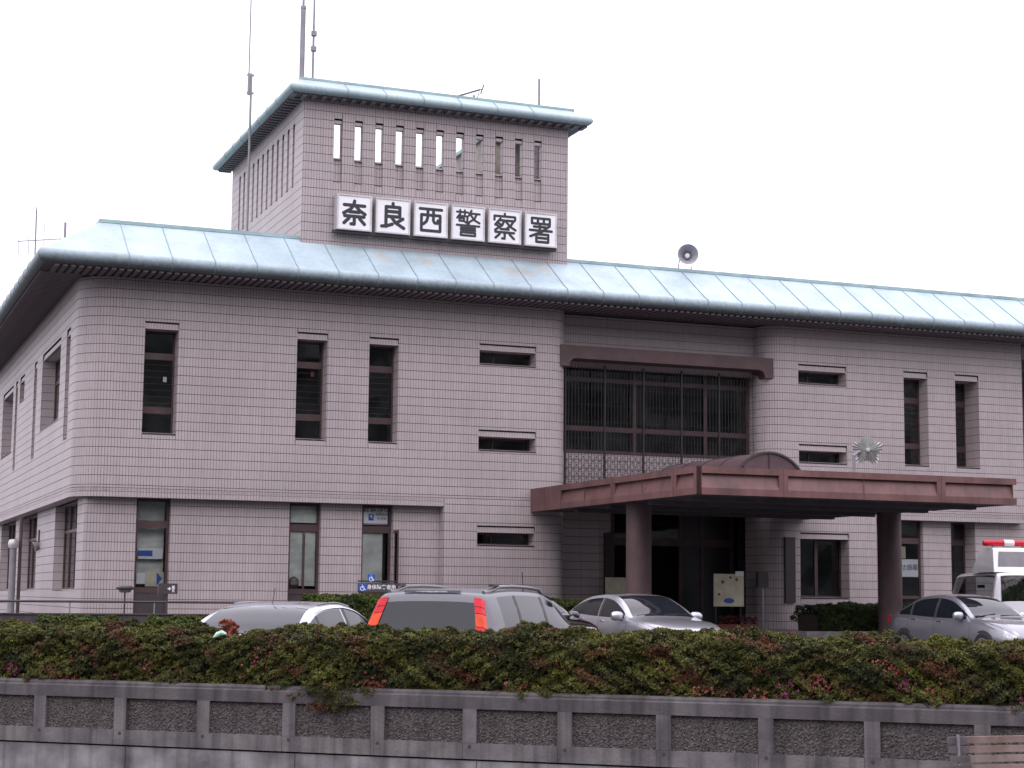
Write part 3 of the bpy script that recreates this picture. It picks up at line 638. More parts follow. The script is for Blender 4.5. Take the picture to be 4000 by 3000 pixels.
def tower_roof():
    root = ring.ob('tower_roof', COPPER_CAP, B)
    def run(sd, lo, hi, fix, sg):
        cuts = [lo]; s = lo+1.05
        while s < hi-0.2: cuts.append(s); s += 1.066
        cuts.append(hi)
        for i, (a, b) in enumerate(zip(cuts[:-1], cuts[1:])):
            vs = []; m = MB()
            for (o, z) in tp:
                aa = a-o if i == 0 else a+0.004; bb = b+o if i == len(cuts)-2 else b-0.004
                vs += [(aa, fix-sg*o, z), (bb, fix-sg*o, z)] if sd == 'x' else [(fix-sg*o, aa, z), (fix-sg*o, bb, z)]
            m.add(vs, [(2*k, 2*k+1, 2*k+3, 2*k+2) for k in range(len(tp)-1)]); m.ob('roof_panel', COPPER_T, root, smooth=True)
            if i:
                q = MB()
                for (o, z), (o2, z2) in zip(tp[:-1], tp[1:]):
                    P, Q = ((a, fix-sg*(o+0.003), z+0.005), (a, fix-sg*(o2+0.003), z2+0.005)) if sd == 'x' else ((fix-sg*(o+0.003), a, z+0.005), (fix-sg*(o2+0.003), a, z2+0.005))
                    q.bar(P, Q, 0.012, 0.018)
                q.ob('seam', SEAM, root)
    run('x', TX0, TX1, TY0, 1); run('y', TY0, TY1, TX0, 1); run('y', TY0, TY1, TX1, -1)
    for (x0, x1, y0, y1) in ((TX0-0.14, TX1+0.14, TY0-0.14, TY0-0.02), (TX0-0.14, TX0-0.02, TY0-0.02, TY1), (TX1+0.02, TX1+0.14, TY0-0.02, TY1)):
        MB().box(x0, x1, y0, y1, 15.11, 15.175).ob('ridge_cap', COPPER_CAP, root)
    s = MB(); e = 0.41
    s.box(TX0-e, TX1+e, TY0-e, TY0+0.02, 14.655, 14.675); s.box(TX0-e, TX0+0.02, TY0+0.02, TY1+e, 14.655, 14.675); s.box(TX1-0.02, TX1+e, TY0+0.02, TY1+e, 14.655, 14.675)
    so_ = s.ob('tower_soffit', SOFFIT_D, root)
    a = MB().box(-0.05, 0.05, TY0-0.37, TY0+0.01, 14.61, 14.652).mesh('soffit_slat', SOFFIT); x = TX0-0.35
    while x < TX1+0.4: put('soffit_slat', a, root, (x, 0, 0)); x += 0.27
    a = MB().box(TX0-0.37, TX0+0.01, -0.05, 0.05, 14.61, 14.652).mesh('soffit_slat', SOFFIT); y = TY0+0.1
    while y < TY1+0.4: put('soffit_slat', a, root, (0, y, 0)); y += 0.27
tower_roof()
MB().box(11.7, 12.9, 3.0, 7.0, 10.8, 14.75).ob('stair_head', mat('beige_render', (0.33, 0.30, 0.26), 0.8), B)
MB().box(11.6, 13.0, 2.9, 7.1, 14.75, 14.85).ob('stair_head_roof', COPPER_CAP, B)
for x, h in ((12.4, 0.5), (16.2, 0.05), (18.6, 0.05)): pass
MB().box(19.5, 25.8, 1.6, 4.0, 10.8, 11.12).ob('roof_plant_screen', COPPER_CAP, B)

def snoise(seed, n=9, f0=0.6, f1=6.0):
    r = np.random.default_rng(seed); fr = r.uniform(f0, f1, (n, 3))*r.choice([-1, 1], (n, 3)); ph = r.uniform(0, 6.28, n); am = 1/np.sqrt(np.linalg.norm(fr, axis=1))
    am = am/am.sum()*2
    return lambda P: (np.sin(P@fr.T+ph)*am).sum(1)
nx, nz = 160, 22; xs = np.linspace(-130, 130, nx); na = snoise(90, 12, 0.05, 0.7); vs = []  # unseen tree belt, its height set so the window panes reflect dark
for j in range(nz):
    for x in xs:
        h = 29+5*na(np.array([[x, 0, 0]]))[0]; z = -0.6+h*math.sin(j/(nz-1)*math.pi/2)**0.8; y = -98-6*(1-math.cos(j/(nz-1)*math.pi/2))
        d = 1.8*na(np.array([[x*1.7, z*1.9, 3.0]]))[0]+random.uniform(-0.5, 0.5); vs.append((x, y+d, z+d*0.3))
wb = MB().add(vs, [(j*nx+i, j*nx+i+1, (j+1)*nx+i+1, (j+1)*nx+i) for j in range(nz-1) for i in range(nx-1)])
tag(wb.ob('wood', mat('far_foliage', (0.13, 0.14, 0.135), 0.8, var=0.3, scale=0.6, bump=0.5, bscale=3)), 'unseen wood behind the camera, made tall to darken window reflections', 'wood', kind='stuff')
# ------------------------------------------------------------------ sign boxes on the tower
KJ = {
 '奈': (10, [[(12,24),(88,24)], [(50,8),(47,24),(34,40),(10,54)], [(55,26),(70,42),(90,54)], [(32,48),(68,48)], [(14,64),(86,64)], [(50,64),(50,92),(38,92)], [(30,72),(12,90)], [(70,72),(88,90)]]),
 '良': (10, [[(50,4),(50,17)], [(24,90),(24,17),(76,17),(76,52),(24,52)], [(24,34),(76,34)], [(8,90),(26,88),(48,80)], [(44,54),(60,74),(92,92)], [(88,58),(66,72)]]),
 '西': (9, [[(8,12),(92,12)], [(14,34),(86,34),(86,92),(14,92),(14,34)], [(39,12),(38,44),(33,58),(22,68)], [(60,12),(60,54),(65,62),(76,62),(78,52)]]),
 '警': (6.5, [[(6,11),(50,11)], [(19,4),(19,19)], [(37,4),(37,19)], [(17,20),(7,34)], [(14,26),(48,26),(46,46),(39,48)], [(16,34),(34,34),(34,44),(16,44),(16,34)], [(63,3),(53,22)], [(60,14),(95,14)], [(84,14),(75,33),(52,48)], [(62,22),(75,38),(95,48)], [(46,52),(54,52)], [(6,60),(94,60)], [(22,69),(78,69)], [(22,77),(78,77)], [(22,86),(78,86),(78,97),(22,97),(22,86)]]),
 '察': (7.5, [[(50,3),(50,12)], [(9,28),(9,13),(91,13),(91,24),(86,29)], [(33,22),(12,46)], [(28,28),(48,28),(40,46),(12,66)], [(24,38),(33,44)], [(17,46),(27,53)], [(55,28),(85,28),(74,46),(58,58)], [(55,32),(72,50),(93,62)], [(34,61),(66,61)], [(13,73),(87,73)], [(50,73),(50,96),(40,96)], [(30,80),(14,95)], [(70,80),(87,95)]]),
 '署': (8, [[(14,8),(86,8),(86,28),(14,28),(14,8)], [(38,8),(38,28)], [(62,8),(62,28)], [(22,40),(70,40)], [(46,30),(46,54)], [(6,54),(94,54)], [(86,34),(54,58),(8,78)], [(32,68),(80,68),(80,97),(32,97),(32,68)], [(32,82),(80,82)]]),
}
SY = -0.06
for i, ch in enumerate('奈良西警察署'):
    x0 = 6.51+1.071*i; x1 = x0+0.965; z0, z1 = 11.10, 12.06
    s = thing('sign_box', ['white sign box with the black kanji for na, first of the row', 'white sign box with the black kanji for ra, between the na and nishi boxes', 'white sign box with the black kanji for west, between the ra and kei boxes', 'white sign box with the dense black kanji kei, between west and satsu boxes', 'white sign box with the black kanji satsu, between the kei and sho boxes', 'white sign box with the black kanji sho for office, last of the row'][i], 'sign', (x0+0.4825, SY, z0))
    w, h = 0.4825, 0.96
    MB().box(-w, w, 0.02, 0.26, 0, h).ob('box', ALU, s)
    f = MB(); t = 0.04
    f.box(-w, w, -0.02, 0.02, 0, t); f.box(-w, w, -0.02, 0.02, h-t, h); f.box(-w, -w+t, -0.02, 0.02, t, h-t); f.box(w-t, w, -0.02, 0.02, t, h-t); f.ob('frame', ALU, s)
    MB().box(-w+t, w-t, 0.0, 0.015, t, h-t).ob('face', WHITE, s)
    wd_, ln = KJ[ch]; put('character', strokes(ln, wd_*1.25, BLACK, s=0.0074, dep=0.003), s, (0, -0.0005, h/2))
    br = MB(); br.box(-w+0.05, -w+0.1, 0.26, TY0-SY, 0.1, 0.16); br.box(w-0.1, w-0.05, 0.26, TY0-SY, 0.1, 0.16); br.box(-w+0.05, -w+0.1, 0.26, TY0-SY, 0.8, 0.86); br.box(w-0.1, w-0.05, 0.26, TY0-SY, 0.8, 0.86); br.ob('bracket', STEEL_D, s)
rl = MB(); rl.box(6.44, 12.85, SY+0.06, SY+0.22, 11.03, 11.095); tag(rl.ob('sign_rail', STEEL_D), 'dark steel rail carrying the row of white sign boxes', 'rail')

# ------------------------------------------------------------------ roof-top gear
h = thing('horn_speaker', 'grey round horn loudspeaker standing on the roof ridge', 'loudspeaker', (17.22, 0.62, 10.92), rz=math.radians(-22))
MB().lathe([(0.30, -0.30), (0.295, -0.305), (0.22, -0.20), (0.14, -0.05), (0.08, 0.10), (0.05, 0.12), (0.06, 0.14), (0.10, 0.10), (0.16, -0.02), (0.24, -0.20), (0.30, -0.30)], (0, 0, 0.43), 'y', 32).ob('horn', HORN, h, True)
MB().lathe([(0.001, -0.12), (0.06, -0.12), (0.09, -0.05), (0.09, 0.15), (0.001, 0.2)], (0, 0, 0.43), 'y', 20).ob('driver', WHITE, h, True)
b = MB(); b.tube([(-0.18, 0, 0.02), (0.05, 0, 0.02), (0.12, 0, 0.06), (0.16, 0, 0.3)], 0.015); b.tube([(-0.26, 0, 0), (-0.24, 0, 0.2), (-0.2, 0, 0.42)], 0.014); b.box(-0.2, 0.1, -0.05, 0.05, -0.02, 0.012); b.ob('bracket', STEEL, h)
def pole(name, label, loc, parts, m=STEEL, cat='antenna'):
    t = thing(name, label, cat, loc)
    for nm, z0, z1, r, dx in parts: MB().tube([(dx, 0, z0), (dx, 0, z1)], r, 12).ob(nm, m, t, True)
    return t
pole('antenna_mast', 'thick grey stepped antenna mast at the left corner of the tower', (6.30, 3.2, 10.8), [('lower_tube', 0, 7.35, 0.075, 0), ('upper_tube', 7.35, 11.5, 0.036, 0), ('collar', 7.3, 7.38, 0.085, 0)])
t = pole('whip_antenna', 'slim pale antenna pole with two clamps beside the thick mast', (6.62, 3.2, 10.8), [('pole', 0, 6.9, 0.034, 0), ('whip', 6.6, 11.5, 0.03, 0), ('clamp', 6.55, 6.68, 0.085, 0.01), ('clamp', 6.1, 6.23, 0.085, 0.01)])
t = pole('whip_antenna', 'thin dark whip antenna on its own pole left of the tower', (4.9, 3.6, 10.8), [('pole', 0, 5.35, 0.034, 0.04), ('whip', 4.75, 11.5, 0.020, -0.03), ('sleeve', 4.72, 5.35, 0.034, -0.03)])
b = MB(); b.bar((-0.08, 0, 5.3), (0.12, 0, 5.3), 0.05); b.bar((-0.08, 0, 4.78), (0.12, 0, 4.78), 0.05); b.ob('clamp', STEEL, t)
pole('steel_post', 'short grey steel post on the right end of the tower roof', (12.9, 1.5, 10.8), [('tube', 0, 5.56, 0.034, 0)], cat='post')
y = thing('yagi_antenna', 'small dark television aerial tilted above the tower roof edge', 'antenna', (10.9, 1.5, 10.8))
MB().tube([(0, 0, 0), (0, 0, 4.85)], 0.025, 8).ob('mast', STEEL_D, y)
b = MB(); b.bar((-0.5, 0, 4.76), (0.26, 0, 5.06), 0.022)
for i in range(12): b.bar((-0.48+i*0.058, -0.06, 4.77+i*0.023), (-0.48+i*0.058, 0.06, 4.77+i*0.023), 0.01, 0.05)
b.bar((0.2, 0, 4.92), (0.3, 0, 5.2), 0.03); b.bar((0.28, -0.2, 4.95), (0.3, 0.2, 4.97), 0.012); b.bar((0.2, -0.2, 5.2), (0.24, 0.2, 5.2), 0.012); b.bar((0.1, 0, 4.78), (0.16, 0, 4.98), 0.02); b.ob('boom', STEEL_D, y)
y = thing('yagi_antenna', 'thin aerial with upright rods above the left eave', 'antenna', (-0.32, 8.0, 10.0))
MB().tube([(0, 0, 0), (-0.02, 0, 2.6), (-0.02, 0, 2.75)], [0.022, 0.022, 0.006], 8).ob('mast', STEEL, y)
b = MB(); b.bar((-0.52, 0, 1.64), (0.72, 0, 1.82), 0.025); b.ob('boom', STEEL, y)
for (x, z0, z1) in ((-0.48, 1.26, 2.05), (-0.2, 1.28, 2.1), (0.23, 1.5, 2.22)): MB().tube([(x, 0, z0), (x-0.01, 0, z1)], 0.010, 6).ob('rod', STEEL, y)
MB().tube([(0.82, 0, 0), (0.82, 0, 2.32)], 0.036, 10).ob('stub_mast', STEEL, y)

# ------------------------------------------------------------------ police emblem on the canopy
e = thing('police_emblem', 'silver star-burst police emblem on a short post on the canopy', 'emblem', (16.38, -9.4, 4.40))
b = MB(); b.tube([(0, 0, 0), (0, 0, 0.42)], 0.036, 12); b.lathe([(0.001, 0.012), (0.11, 0.012), (0.11, 0.04), (0.04, 0.05)], (0, 0, 0), n=18); b.tube([(0, 0, 0.40), (0.1, 0, 0.50), (0.35, 0.06, 0.54)], 0.045, 8); b.ob('post', STEEL, e, True)
st = MB(); nr = 30; vs = [(0, -0.10, 0)]; fsx = []
lens = [0.385, 0.36, 0.30, 0.275, 0.30, 0.36]
def sp(a, r, y): return (r*math.sin(a), y, r*math.cos(a))
for k in range(nr):
    L = lens[k % 6]; a = 2*math.pi*k/nr; dh = math.pi/nr
    o = len(vs); vs += [sp(a, L*0.88, -0.045), sp(a-dh*0.8, L, -0.02), sp(a+dh*0.8, L, -0.02), sp(a-dh, L*0.80, 0.0), sp(a+dh, L*0.80, 0.0)]
    fsx += [(0, o+3, o), (0, o, o+4), (o, o+3, o+1), (o, o+2, o+4)]
st.add(vs, fsx); st.add([(p[0], 0.02, p[2]) for p in [sp(2*math.pi*k/30, lens[k % 6]*0.8, 0) for k in range(30)]], [tuple(range(30))])
st.lathe([(0.001, -0.13), (0.045, -0.125), (0.055, -0.09)], (0, 0, 0), 'y', 14)
so2 = st.ob('star', mat('brushed_silver', (0.42, 0.42, 0.41), 0.5, metal=0.4), e, loc=(0.35, -0.02, 0.55)); so2.rotation_euler = (0, 0, math.radians(-22))

# ------------------------------------------------------------------ retaining wall
rw = thing('retaining_wall', 'weathered grey concrete retaining wall with sunk pebble-dash panels below the hedge', 'wall', (0, 0, 0))
S0, S1, PW = -9.8, 10.6, 1.05
def wbox(mb, s0, s1, t0, t1, z0, z1):
    p = [wp(s, t, z) for z in (z0, z1) for (s, t) in ((s0, t0), (s1, t0), (s1, t1), (s0, t1))]
    return mb.add(p, [(3,2,1,0),(4,5,6,7),(0,1,5,4),(1,2,6,5),(2,3,7,6),(3,0,4,7)])
t = MB(); prof = [(0.20, 0.315), (0, 0.315), (0, 0.44), (0.03, 0.455), (0.03, 0.475), (0.06, 0.50), (0.20, 0.50)]
t.prism(prof, S0, S1, lambda p, q, s: wp(s, p, q)); t.ob('coping_beam', COPE, rw)
k0 = int(math.floor(S0/PW)); k1 = int(math.ceil(S1/PW))
for k in range(k0, k1+1):
    a = k*PW-0.155; b_ = k*PW
    wbox(MB(), a, b_, 0.0, 0.16, -0.04, 0.3145).ob('post', CONC, rw)
    # exposed-aggregate panel as a real uneven surface
    nx, nz = 74, 30; xs = np.linspace(b_, b_+PW-0.155, nx); zs = np.linspace(-0.04, 0.315, nz); vs = []
    for z in zs:
        for x in xs: vs.append(wp(x, 0.045-0.016*random.random()**3, z))
    q = [(j*nx+i, j*nx+i+1, (j+1)*nx+i+1, (j+1)*nx+i) for j in range(nz-1) for i in range(nx-1)]
    MB().add(vs, q).ob('aggregate_panel', AGG, rw)
    wbox(MB(), a+0.003, a+PW-0.001, 0.0 if k % 2 else 0.002, 0.16, -0.205, -0.0405).ob('base_beam', CONC, rw)
    MB().lathe([(0.001, -0.004), (0.018, -0.004), (0.018, 0.01)], (0, 0, 0), 'y', 10).ob('drain_plug', STEEL_D, rw, loc=wp(a+0.08, 0.0, -0.075)).rotation_euler = (0, 0, -WTH)
for k in range(k0//2, k1//2+1):
    wbox(MB(), k*2.1*1.0+0.004, k*2.1+2.096, 0.02, 0.2, -0.9, -0.225).ob('lower_slab', CONC_L, rw)
wbox(MB(), S0, S1, 0.16, 0.22, -0.9, 0.49).ob('core', CONC, rw)
sb = MB(); wbox(sb, S0, S1, 0.21, 1.16, -0.3, 0.44); tag(sb.ob('planting_bed', mat('garden_soil', (0.05, 0.035, 0.025), 0.95)), None, None, kind='structure')

# ------------------------------------------------------------------ leafy hedges
def leaves(pos, nrm, n_leaf, ln, wd_, rng, spread=1.0):
    """rosettes of small pointed leaves; returns verts (n,4,3)"""
    N = len(pos); ax = nrm+rng.normal(0, 0.35, (N, 3)); ax[:, 2] += 0.45; ax /= np.linalg.norm(ax, axis=1)[:, None]
    ref = np.where(np.abs(ax[:, 2:3]) < 0.9, [[0, 0, 1.]], [[1., 0, 0]]); e1 = np.cross(ax, ref); e1 /= np.linalg.norm(e1, axis=1)[:, None]; e2 = np.cross(ax, e1)
    out = []
    for k in range(n_leaf):
        t = 2*np.pi*k/n_leaf+rng.uniform(0, 6.28, N)*0.15+np.arange(N)*1.3; tilt = rng.uniform(0.35, 1.25, N)*spread
        rad = np.cos(t)[:, None]*e1+np.sin(t)[:, None]*e2
        d = np.cos(tilt)[:, None]*ax+np.sin(tilt)[:, None]*rad; sd = np.cross(d, ax); sd /= np.linalg.norm(sd, axis=1)[:, None]+1e-9; nn = np.cross(sd, d)
        l = ln*rng.uniform(0.7, 1.25, N)[:, None]; w = wd_*rng.uniform(0.8, 1.2, N)[:, None]; b = pos+d*0.004
        tw_ = rng.normal(0, 0.25, N)[:, None]; sd = sd+nn*tw_
        out.append(np.stack([b, b+d*l*0.55+sd*w*0.5+nn*l*0.05, b+d*l-nn*l*0.10, b+d*l*0.55-sd*w*0.5+nn*l*0.05], 1))
    return np.concatenate(out, 0), n_leaf
def hedge_mesh(root, centre, half, rng_seed, dens, top_noise=0.05, red=0.0, palette=None, ln=0.04, wd_=0.017, nleaf=6, topvar=None, flowers=None, droop=None):
    """hedge in local axes: x along, y across, z up from 0; rounded box of half sizes (hx, hy) and height hz"""
    rng = np.random.default_rng(rng_seed); hx, hy, hz = half
    per = 2*hz+2*hy*0.9; n = int(2*hx*per*dens); nf = snoise(rng_seed+1, f0=1.5, f1=8); nf2 = snoise(rng_seed+2, f0=7, f1=26); nc = snoise(rng_seed+3, f0=1.0, f1=5); nr_ = snoise(rng_seed+4, f0=1.2, f1=7)
    allp, alln, lay = [], [], []
    for layer, frac in ((0.0, 1.0), (0.07, 0.55), (0.15, 0.35)):
        m = int(n*frac); x = rng.uniform(-hx, hx, m); u = rng.uniform(0, 1, m)      # u runs front foot -> front top -> back top -> part of the back
        e = 5.0; th = np.pi*(u*0.86)                                                  # 0 at front foot
        cx = -np.cos(th); sz = np.sin(th); sc = (np.abs(cx)**e+np.abs(sz)**e)**(-1/e)
        yy = cx*sc*hy; zz = np.maximum(sz*sc, 0)*hz
        low = rng.uniform(0, 1, m); fm = (u < 0.5) & (np.abs(cx*sc) > 0.93); zz = np.where(fm, low*hz*0.97, zz)
        ny = np.where(np.abs(cx*sc) > 0.93, np.sign(cx), cx*0.35); nz = np.where(zz > hz*0.8, 1.0, 0.25)
        P = np.stack([x, yy, zz], 1); Nn = np.stack([rng.normal(0, 0.1, m), ny, nz], 1); Nn /= np.linalg.norm(Nn, axis=1)[:, None]
        An = np.array([1.0, 1.0, 2.3]); disp = nf(P*An)*top_noise+nf2(P*An)*top_noise*0.8-layer
        P = P+Nn*disp[:, None]
        if topvar is not None: P[:, 2] += topvar(P[:, 0])*np.clip(P[:, 2]/hz, 0, 1)
        if droop is not None: P[:, 2] -= droop(P[:, 0])*(1-np.clip(P[:, 2]/hz, 0, 1))*(P[:, 1] < 0); P[:, 1] -= droop(P[:, 0])*0.8*(P[:, 1] < 0)
        allp.append(P); alln.append(Nn); lay.append(np.full(m, layer))
    P = np.concatenate(allp); Nn = np.concatenate(alln)
    Lf, k = leaves(P, Nn, nleaf, ln, wd_, rng); N = len(P)
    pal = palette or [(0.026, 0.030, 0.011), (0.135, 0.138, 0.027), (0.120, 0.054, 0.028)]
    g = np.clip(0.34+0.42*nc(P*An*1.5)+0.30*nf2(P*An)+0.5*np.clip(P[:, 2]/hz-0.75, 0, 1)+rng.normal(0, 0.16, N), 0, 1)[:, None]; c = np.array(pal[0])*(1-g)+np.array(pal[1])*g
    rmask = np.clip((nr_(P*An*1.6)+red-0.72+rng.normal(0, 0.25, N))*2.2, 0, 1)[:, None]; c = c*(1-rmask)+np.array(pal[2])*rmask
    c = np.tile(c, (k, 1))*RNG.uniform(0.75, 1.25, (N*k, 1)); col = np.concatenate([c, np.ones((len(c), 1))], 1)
    verts = Lf.reshape(-1, 3); quads = np.arange(len(verts)).reshape(-1, 4)
    put('foliage', fast_mesh('foliage', verts, quads, LEAF, {'col': ('FLOAT_COLOR', 'FACE', col)}), root)['kind'] = 'stuff'
    # dark inner core, unseen, added to block light through the foliage
    core = MB(); nx = max(6, int(hx*5)); pr = [(-hy*0.62, 0.02), (-hy*0.66, hz*0.55), (-hy*0.45, hz*0.74), (hy*0.45, hz*0.74), (hy*0.66, hz*0.55), (hy*0.62, 0.02)]; vs = []
    for i in range(nx+1):
        x = -hx*0.97+2*hx*0.97*i/nx; tv = topvar(np.array([x]))[0] if topvar is not None else 0
        vs += [(x, a+random.uniform(-0.03, 0.03), b+tv*b/hz+random.uniform(-0.03, 0.02)) for a, b in pr]
    m_ = len(pr); fq = [(i*m_+j, (i+1)*m_+j, (i+1)*m_+j+1, i*m_+j+1) for i in range(nx) for j in range(m_-1)]+[tuple(range(m_)), tuple(range(nx*m_, nx*m_+m_))[::-1]]
    core.add(vs, fq).ob('light_block_core', HEDGE_CORE, root)
    for (fx, fz, rad, n_, colr) in flowers or []:
        r = np.random.default_rng(int(fx*1000+fz*100+7) & 0xffff); n_ = int(n_*1.5)
        pp = np.stack([fx+r.normal(0, rad*0.75, n_), np.full(n_, -hy*0.98)-r.uniform(0.0, 0.06, n_), fz+r.normal(0, rad*0.55, n_)], 1)
        if fz > hz*0.9: pp[:, 1] = r.uniform(-hy, hy*0.2, n_)
        if topvar is not None: pp[:, 2] += topvar(pp[:, 0])*np.clip(pp[:, 2]/hz, 0, 1)
        if droop is not None: pp[:, 1] -= droop(pp[:, 0])*0.8
        nn = np.tile([0, -0.9, 0.45], (n_, 1))+r.normal(0, 0.3, (n_, 3)); nn /= np.linalg.norm(nn, axis=1)[:, None]
        Fl, kk = leaves(pp, nn, 5, 0.019, 0.016, r, 1.1); cc = np.array(colr)*r.uniform(0.6, 1.3, (n_*kk, 1)); cc = np.concatenate([cc, np.ones((len(cc), 1))], 1)
        vv = Fl.reshape(-1, 3); put('blossom_cluster', fast_mesh('blossom', vv, np.arange(len(vv)).reshape(-1, 4), PETAL, {'col': ('FLOAT_COLOR', 'FACE', cc)}), root)['kind'] = 'stuff'
def bump_fn(items): return lambda x: sum(a*np.exp(-((x-c)/w)**2) for c, w, a in items)
SAL, MAG, RSP = (0.34, 0.09, 0.07), (0.19, 0.04, 0.10), (0.24, 0.05, 0.05)
# fore hedge in two runs that meet at a notch
def fore_hedge(label, sa, sb_, seed, tv, fl, dr=None):
    c = (sa+sb_)/2; o = thing('azalea_hedge', label, 'hedge', wp(c, 0.64, 0.44), -WTH)
    hedge_mesh(o, None, ((sb_-sa)/2, 0.52, 0.64), seed, 1500, 0.062, 0.31, ln=0.034, wd_=0.0145, topvar=bump_fn([(x-c, w, a) for x, w, a in tv]), flowers=[(x-c, z, r, n, cl) for x, z, r, n, cl in fl], droop=bump_fn([(x-c, w, a) for x, w, a in dr]) if dr else None)
    return o
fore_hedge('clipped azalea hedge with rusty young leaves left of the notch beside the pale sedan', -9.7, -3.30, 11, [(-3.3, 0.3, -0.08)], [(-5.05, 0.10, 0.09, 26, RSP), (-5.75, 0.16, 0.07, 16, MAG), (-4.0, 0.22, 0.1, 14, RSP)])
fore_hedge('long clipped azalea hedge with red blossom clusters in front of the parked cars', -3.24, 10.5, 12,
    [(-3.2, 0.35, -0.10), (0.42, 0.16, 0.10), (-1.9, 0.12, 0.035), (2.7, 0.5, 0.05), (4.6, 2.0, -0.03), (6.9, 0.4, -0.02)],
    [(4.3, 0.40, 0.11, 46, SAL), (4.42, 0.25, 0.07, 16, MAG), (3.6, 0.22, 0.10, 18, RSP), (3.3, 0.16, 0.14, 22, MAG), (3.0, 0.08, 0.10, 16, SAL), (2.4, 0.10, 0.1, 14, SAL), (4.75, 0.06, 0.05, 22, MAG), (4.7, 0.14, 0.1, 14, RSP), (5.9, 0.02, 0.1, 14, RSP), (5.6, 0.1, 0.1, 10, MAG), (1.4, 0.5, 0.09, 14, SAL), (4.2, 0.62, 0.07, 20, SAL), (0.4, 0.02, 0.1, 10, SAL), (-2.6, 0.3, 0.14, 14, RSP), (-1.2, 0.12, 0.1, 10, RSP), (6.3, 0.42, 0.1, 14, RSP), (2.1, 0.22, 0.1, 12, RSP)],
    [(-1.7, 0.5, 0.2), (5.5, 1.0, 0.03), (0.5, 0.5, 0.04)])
# red-leaved shoots standing above the notch, and the scrap of packaging caught there
sh = thing('red_leaved_shoot', 'rusty red young shoots sticking up at the notch in the hedge', 'shrub', wp(-3.32, 0.75, 0.84), -WTH)
hedge_mesh(sh, None, (0.09, 0.07, 0.28), 31, 1500, 0.07, 0.9, palette=[(0.10, 0.05, 0.02), (0.2, 0.09, 0.04), (0.30, 0.09, 0.06)])
w_ = MB(); w_.tube([(-0.09, 0, 0), (-0.04, 0.01, 0.02), (0.03, 0, 0.025), (0.08, 0, 0.0)], [0.008, 0.03, 0.03, 0.01], 8)
o = w_.ob('plastic_wrapper', mat('green_white_plastic', (0.10, 0.42, 0.22), 0.3, scale=14, col2=(0.75, 0.8, 0.78)), None, True); o.location = wp(-3.12, 0.15, 1.03); o.rotation_euler = (0, -0.25, -WTH)
tag(o, 'small crumpled green and white plastic wrapper lying on the hedge', 'litter')
DK = [(0.022, 0.034, 0.012), (0.055, 0.075, 0.018), (0.08, 0.05, 0.02)]; MID = [(0.03, 0.05, 0.012), (0.10, 0.13, 0.022), (0.12, 0.08, 0.02)]
def low_hedge(label, c, half, rz, seed, dens, pal, red=-0.5):
    o = thing('low_hedge', label, 'hedge', c, rz); hedge_mesh(o, None, half, seed, dens, 0.05, red, palette=pal, ln=0.06, wd_=0.026, nleaf=5); return o
low_hedge('bright green clipped hedge below the wheelchair sign', (6.9, -2.9, 0.45), (1.75, 0.55, 1.0), 0, 21, 420, MID)
low_hedge('low green hedge at the foot of the rounded wall end', (11.9, -2.0, 0.45), (1.7, 0.5, 0.92), 0, 22, 380, MID)
low_hedge('dark rounded hedge in the kerbed bed right of the entrance', (19.4, -4.1, 0.62), (1.15, 0.75, 0.68), 0, 23, 420, DK)
low_hedge('dark hedge behind the right canopy column', (23.2, -1.6, 0.62), (2.4, 0.5, 0.72), 0, 24, 380, DK)
for i, (x, l) in enumerate(((-0.35, 0.85), (1.95, 0.75))):
    low_hedge(['low scruffy shrub against the dark garden wall beside the round flue pipe', 'low scruffy shrub against the dark garden wall under the arrow sign'][i], (x, -4.15, 0.1), (l, 0.3, 0.83), 0, 26+i, 420, MID, 0.0)
gw_ = MB(); gw_.box(-6, 4.6, -3.75, -3.55, 0.1, 1.0); gw_.box(-6.05, 4.65, -3.78, -3.52, 1.0, 1.03)
tag(gw_.ob('garden_wall', mat('dark_render_wall', (0.06, 0.05, 0.055), 0.85, streak=0.3)), 'low dark garden wall in front of the left end of the station', 'wall')
# kerbed bed right of the entrance
kb = MB(); kb.box(17.55, 21.6, -5.3, -5.1, 0.1, 0.70); kb.box(17.55, 17.75, -5.1, -0.4, 0.1, 0.70); kb.box(21.4, 21.6, -5.1, -0.4, 0.1, 0.70)
k_ = kb.ob('planter_kerb', KERB); tag(k_, 'pale concrete kerb round the planting bed by the right column', 'kerb')
MB().box(17.75, 21.4, -5.1, -0.4, 0.1, 0.62).ob('soil', MATS['garden_soil'], k_)
# ------------------------------------------------------------------ handrail, lamps, signs
r_ = thing('handrail', 'dark steel handrail running along the left front of the station', 'railing', (0, -2.5, 0))
MB().tube([(-5, 0, 1.28), (4.2, 0, 1.29)], 0.028, 8).ob('top_rail', STEEL_D, r_)
for i in range(5): MB().tube([(-4.2+i*1.94, 0, 0.2), (-4.2+i*1.94, 0, 1.27)], 0.016, 8).ob('post', STEEL, r_)
l_ = thing('garden_lamp', 'low garden lamp with flat dark round cap on a thin post', 'lamp', (0.78, -3.4, 0.1))
MB().tube([(0, 0, 0), (0, 0, 1.42)], 0.021, 10).ob('post', STEEL_D, l_); MB().lathe([(0.001, 1.42), (0.1, 1.42), (0.12, 1.46), (0.19, 1.475), (0.2, 1.515), (0.17, 1.53), (0.15, 1.555), (0.001, 1.56)], n=24).ob('cap', STEEL_D, l_, True)
MB().lathe([(0.1, 1.40), (0.13, 1.42), (0.15, 1.46)], n=24).ob('diffuser', STEEL, l_, True)
a_ = thing('direction_sign', 'dark box sign with a white arrow on a thin post', 'sign', (1.78, -3.2, 0.1))
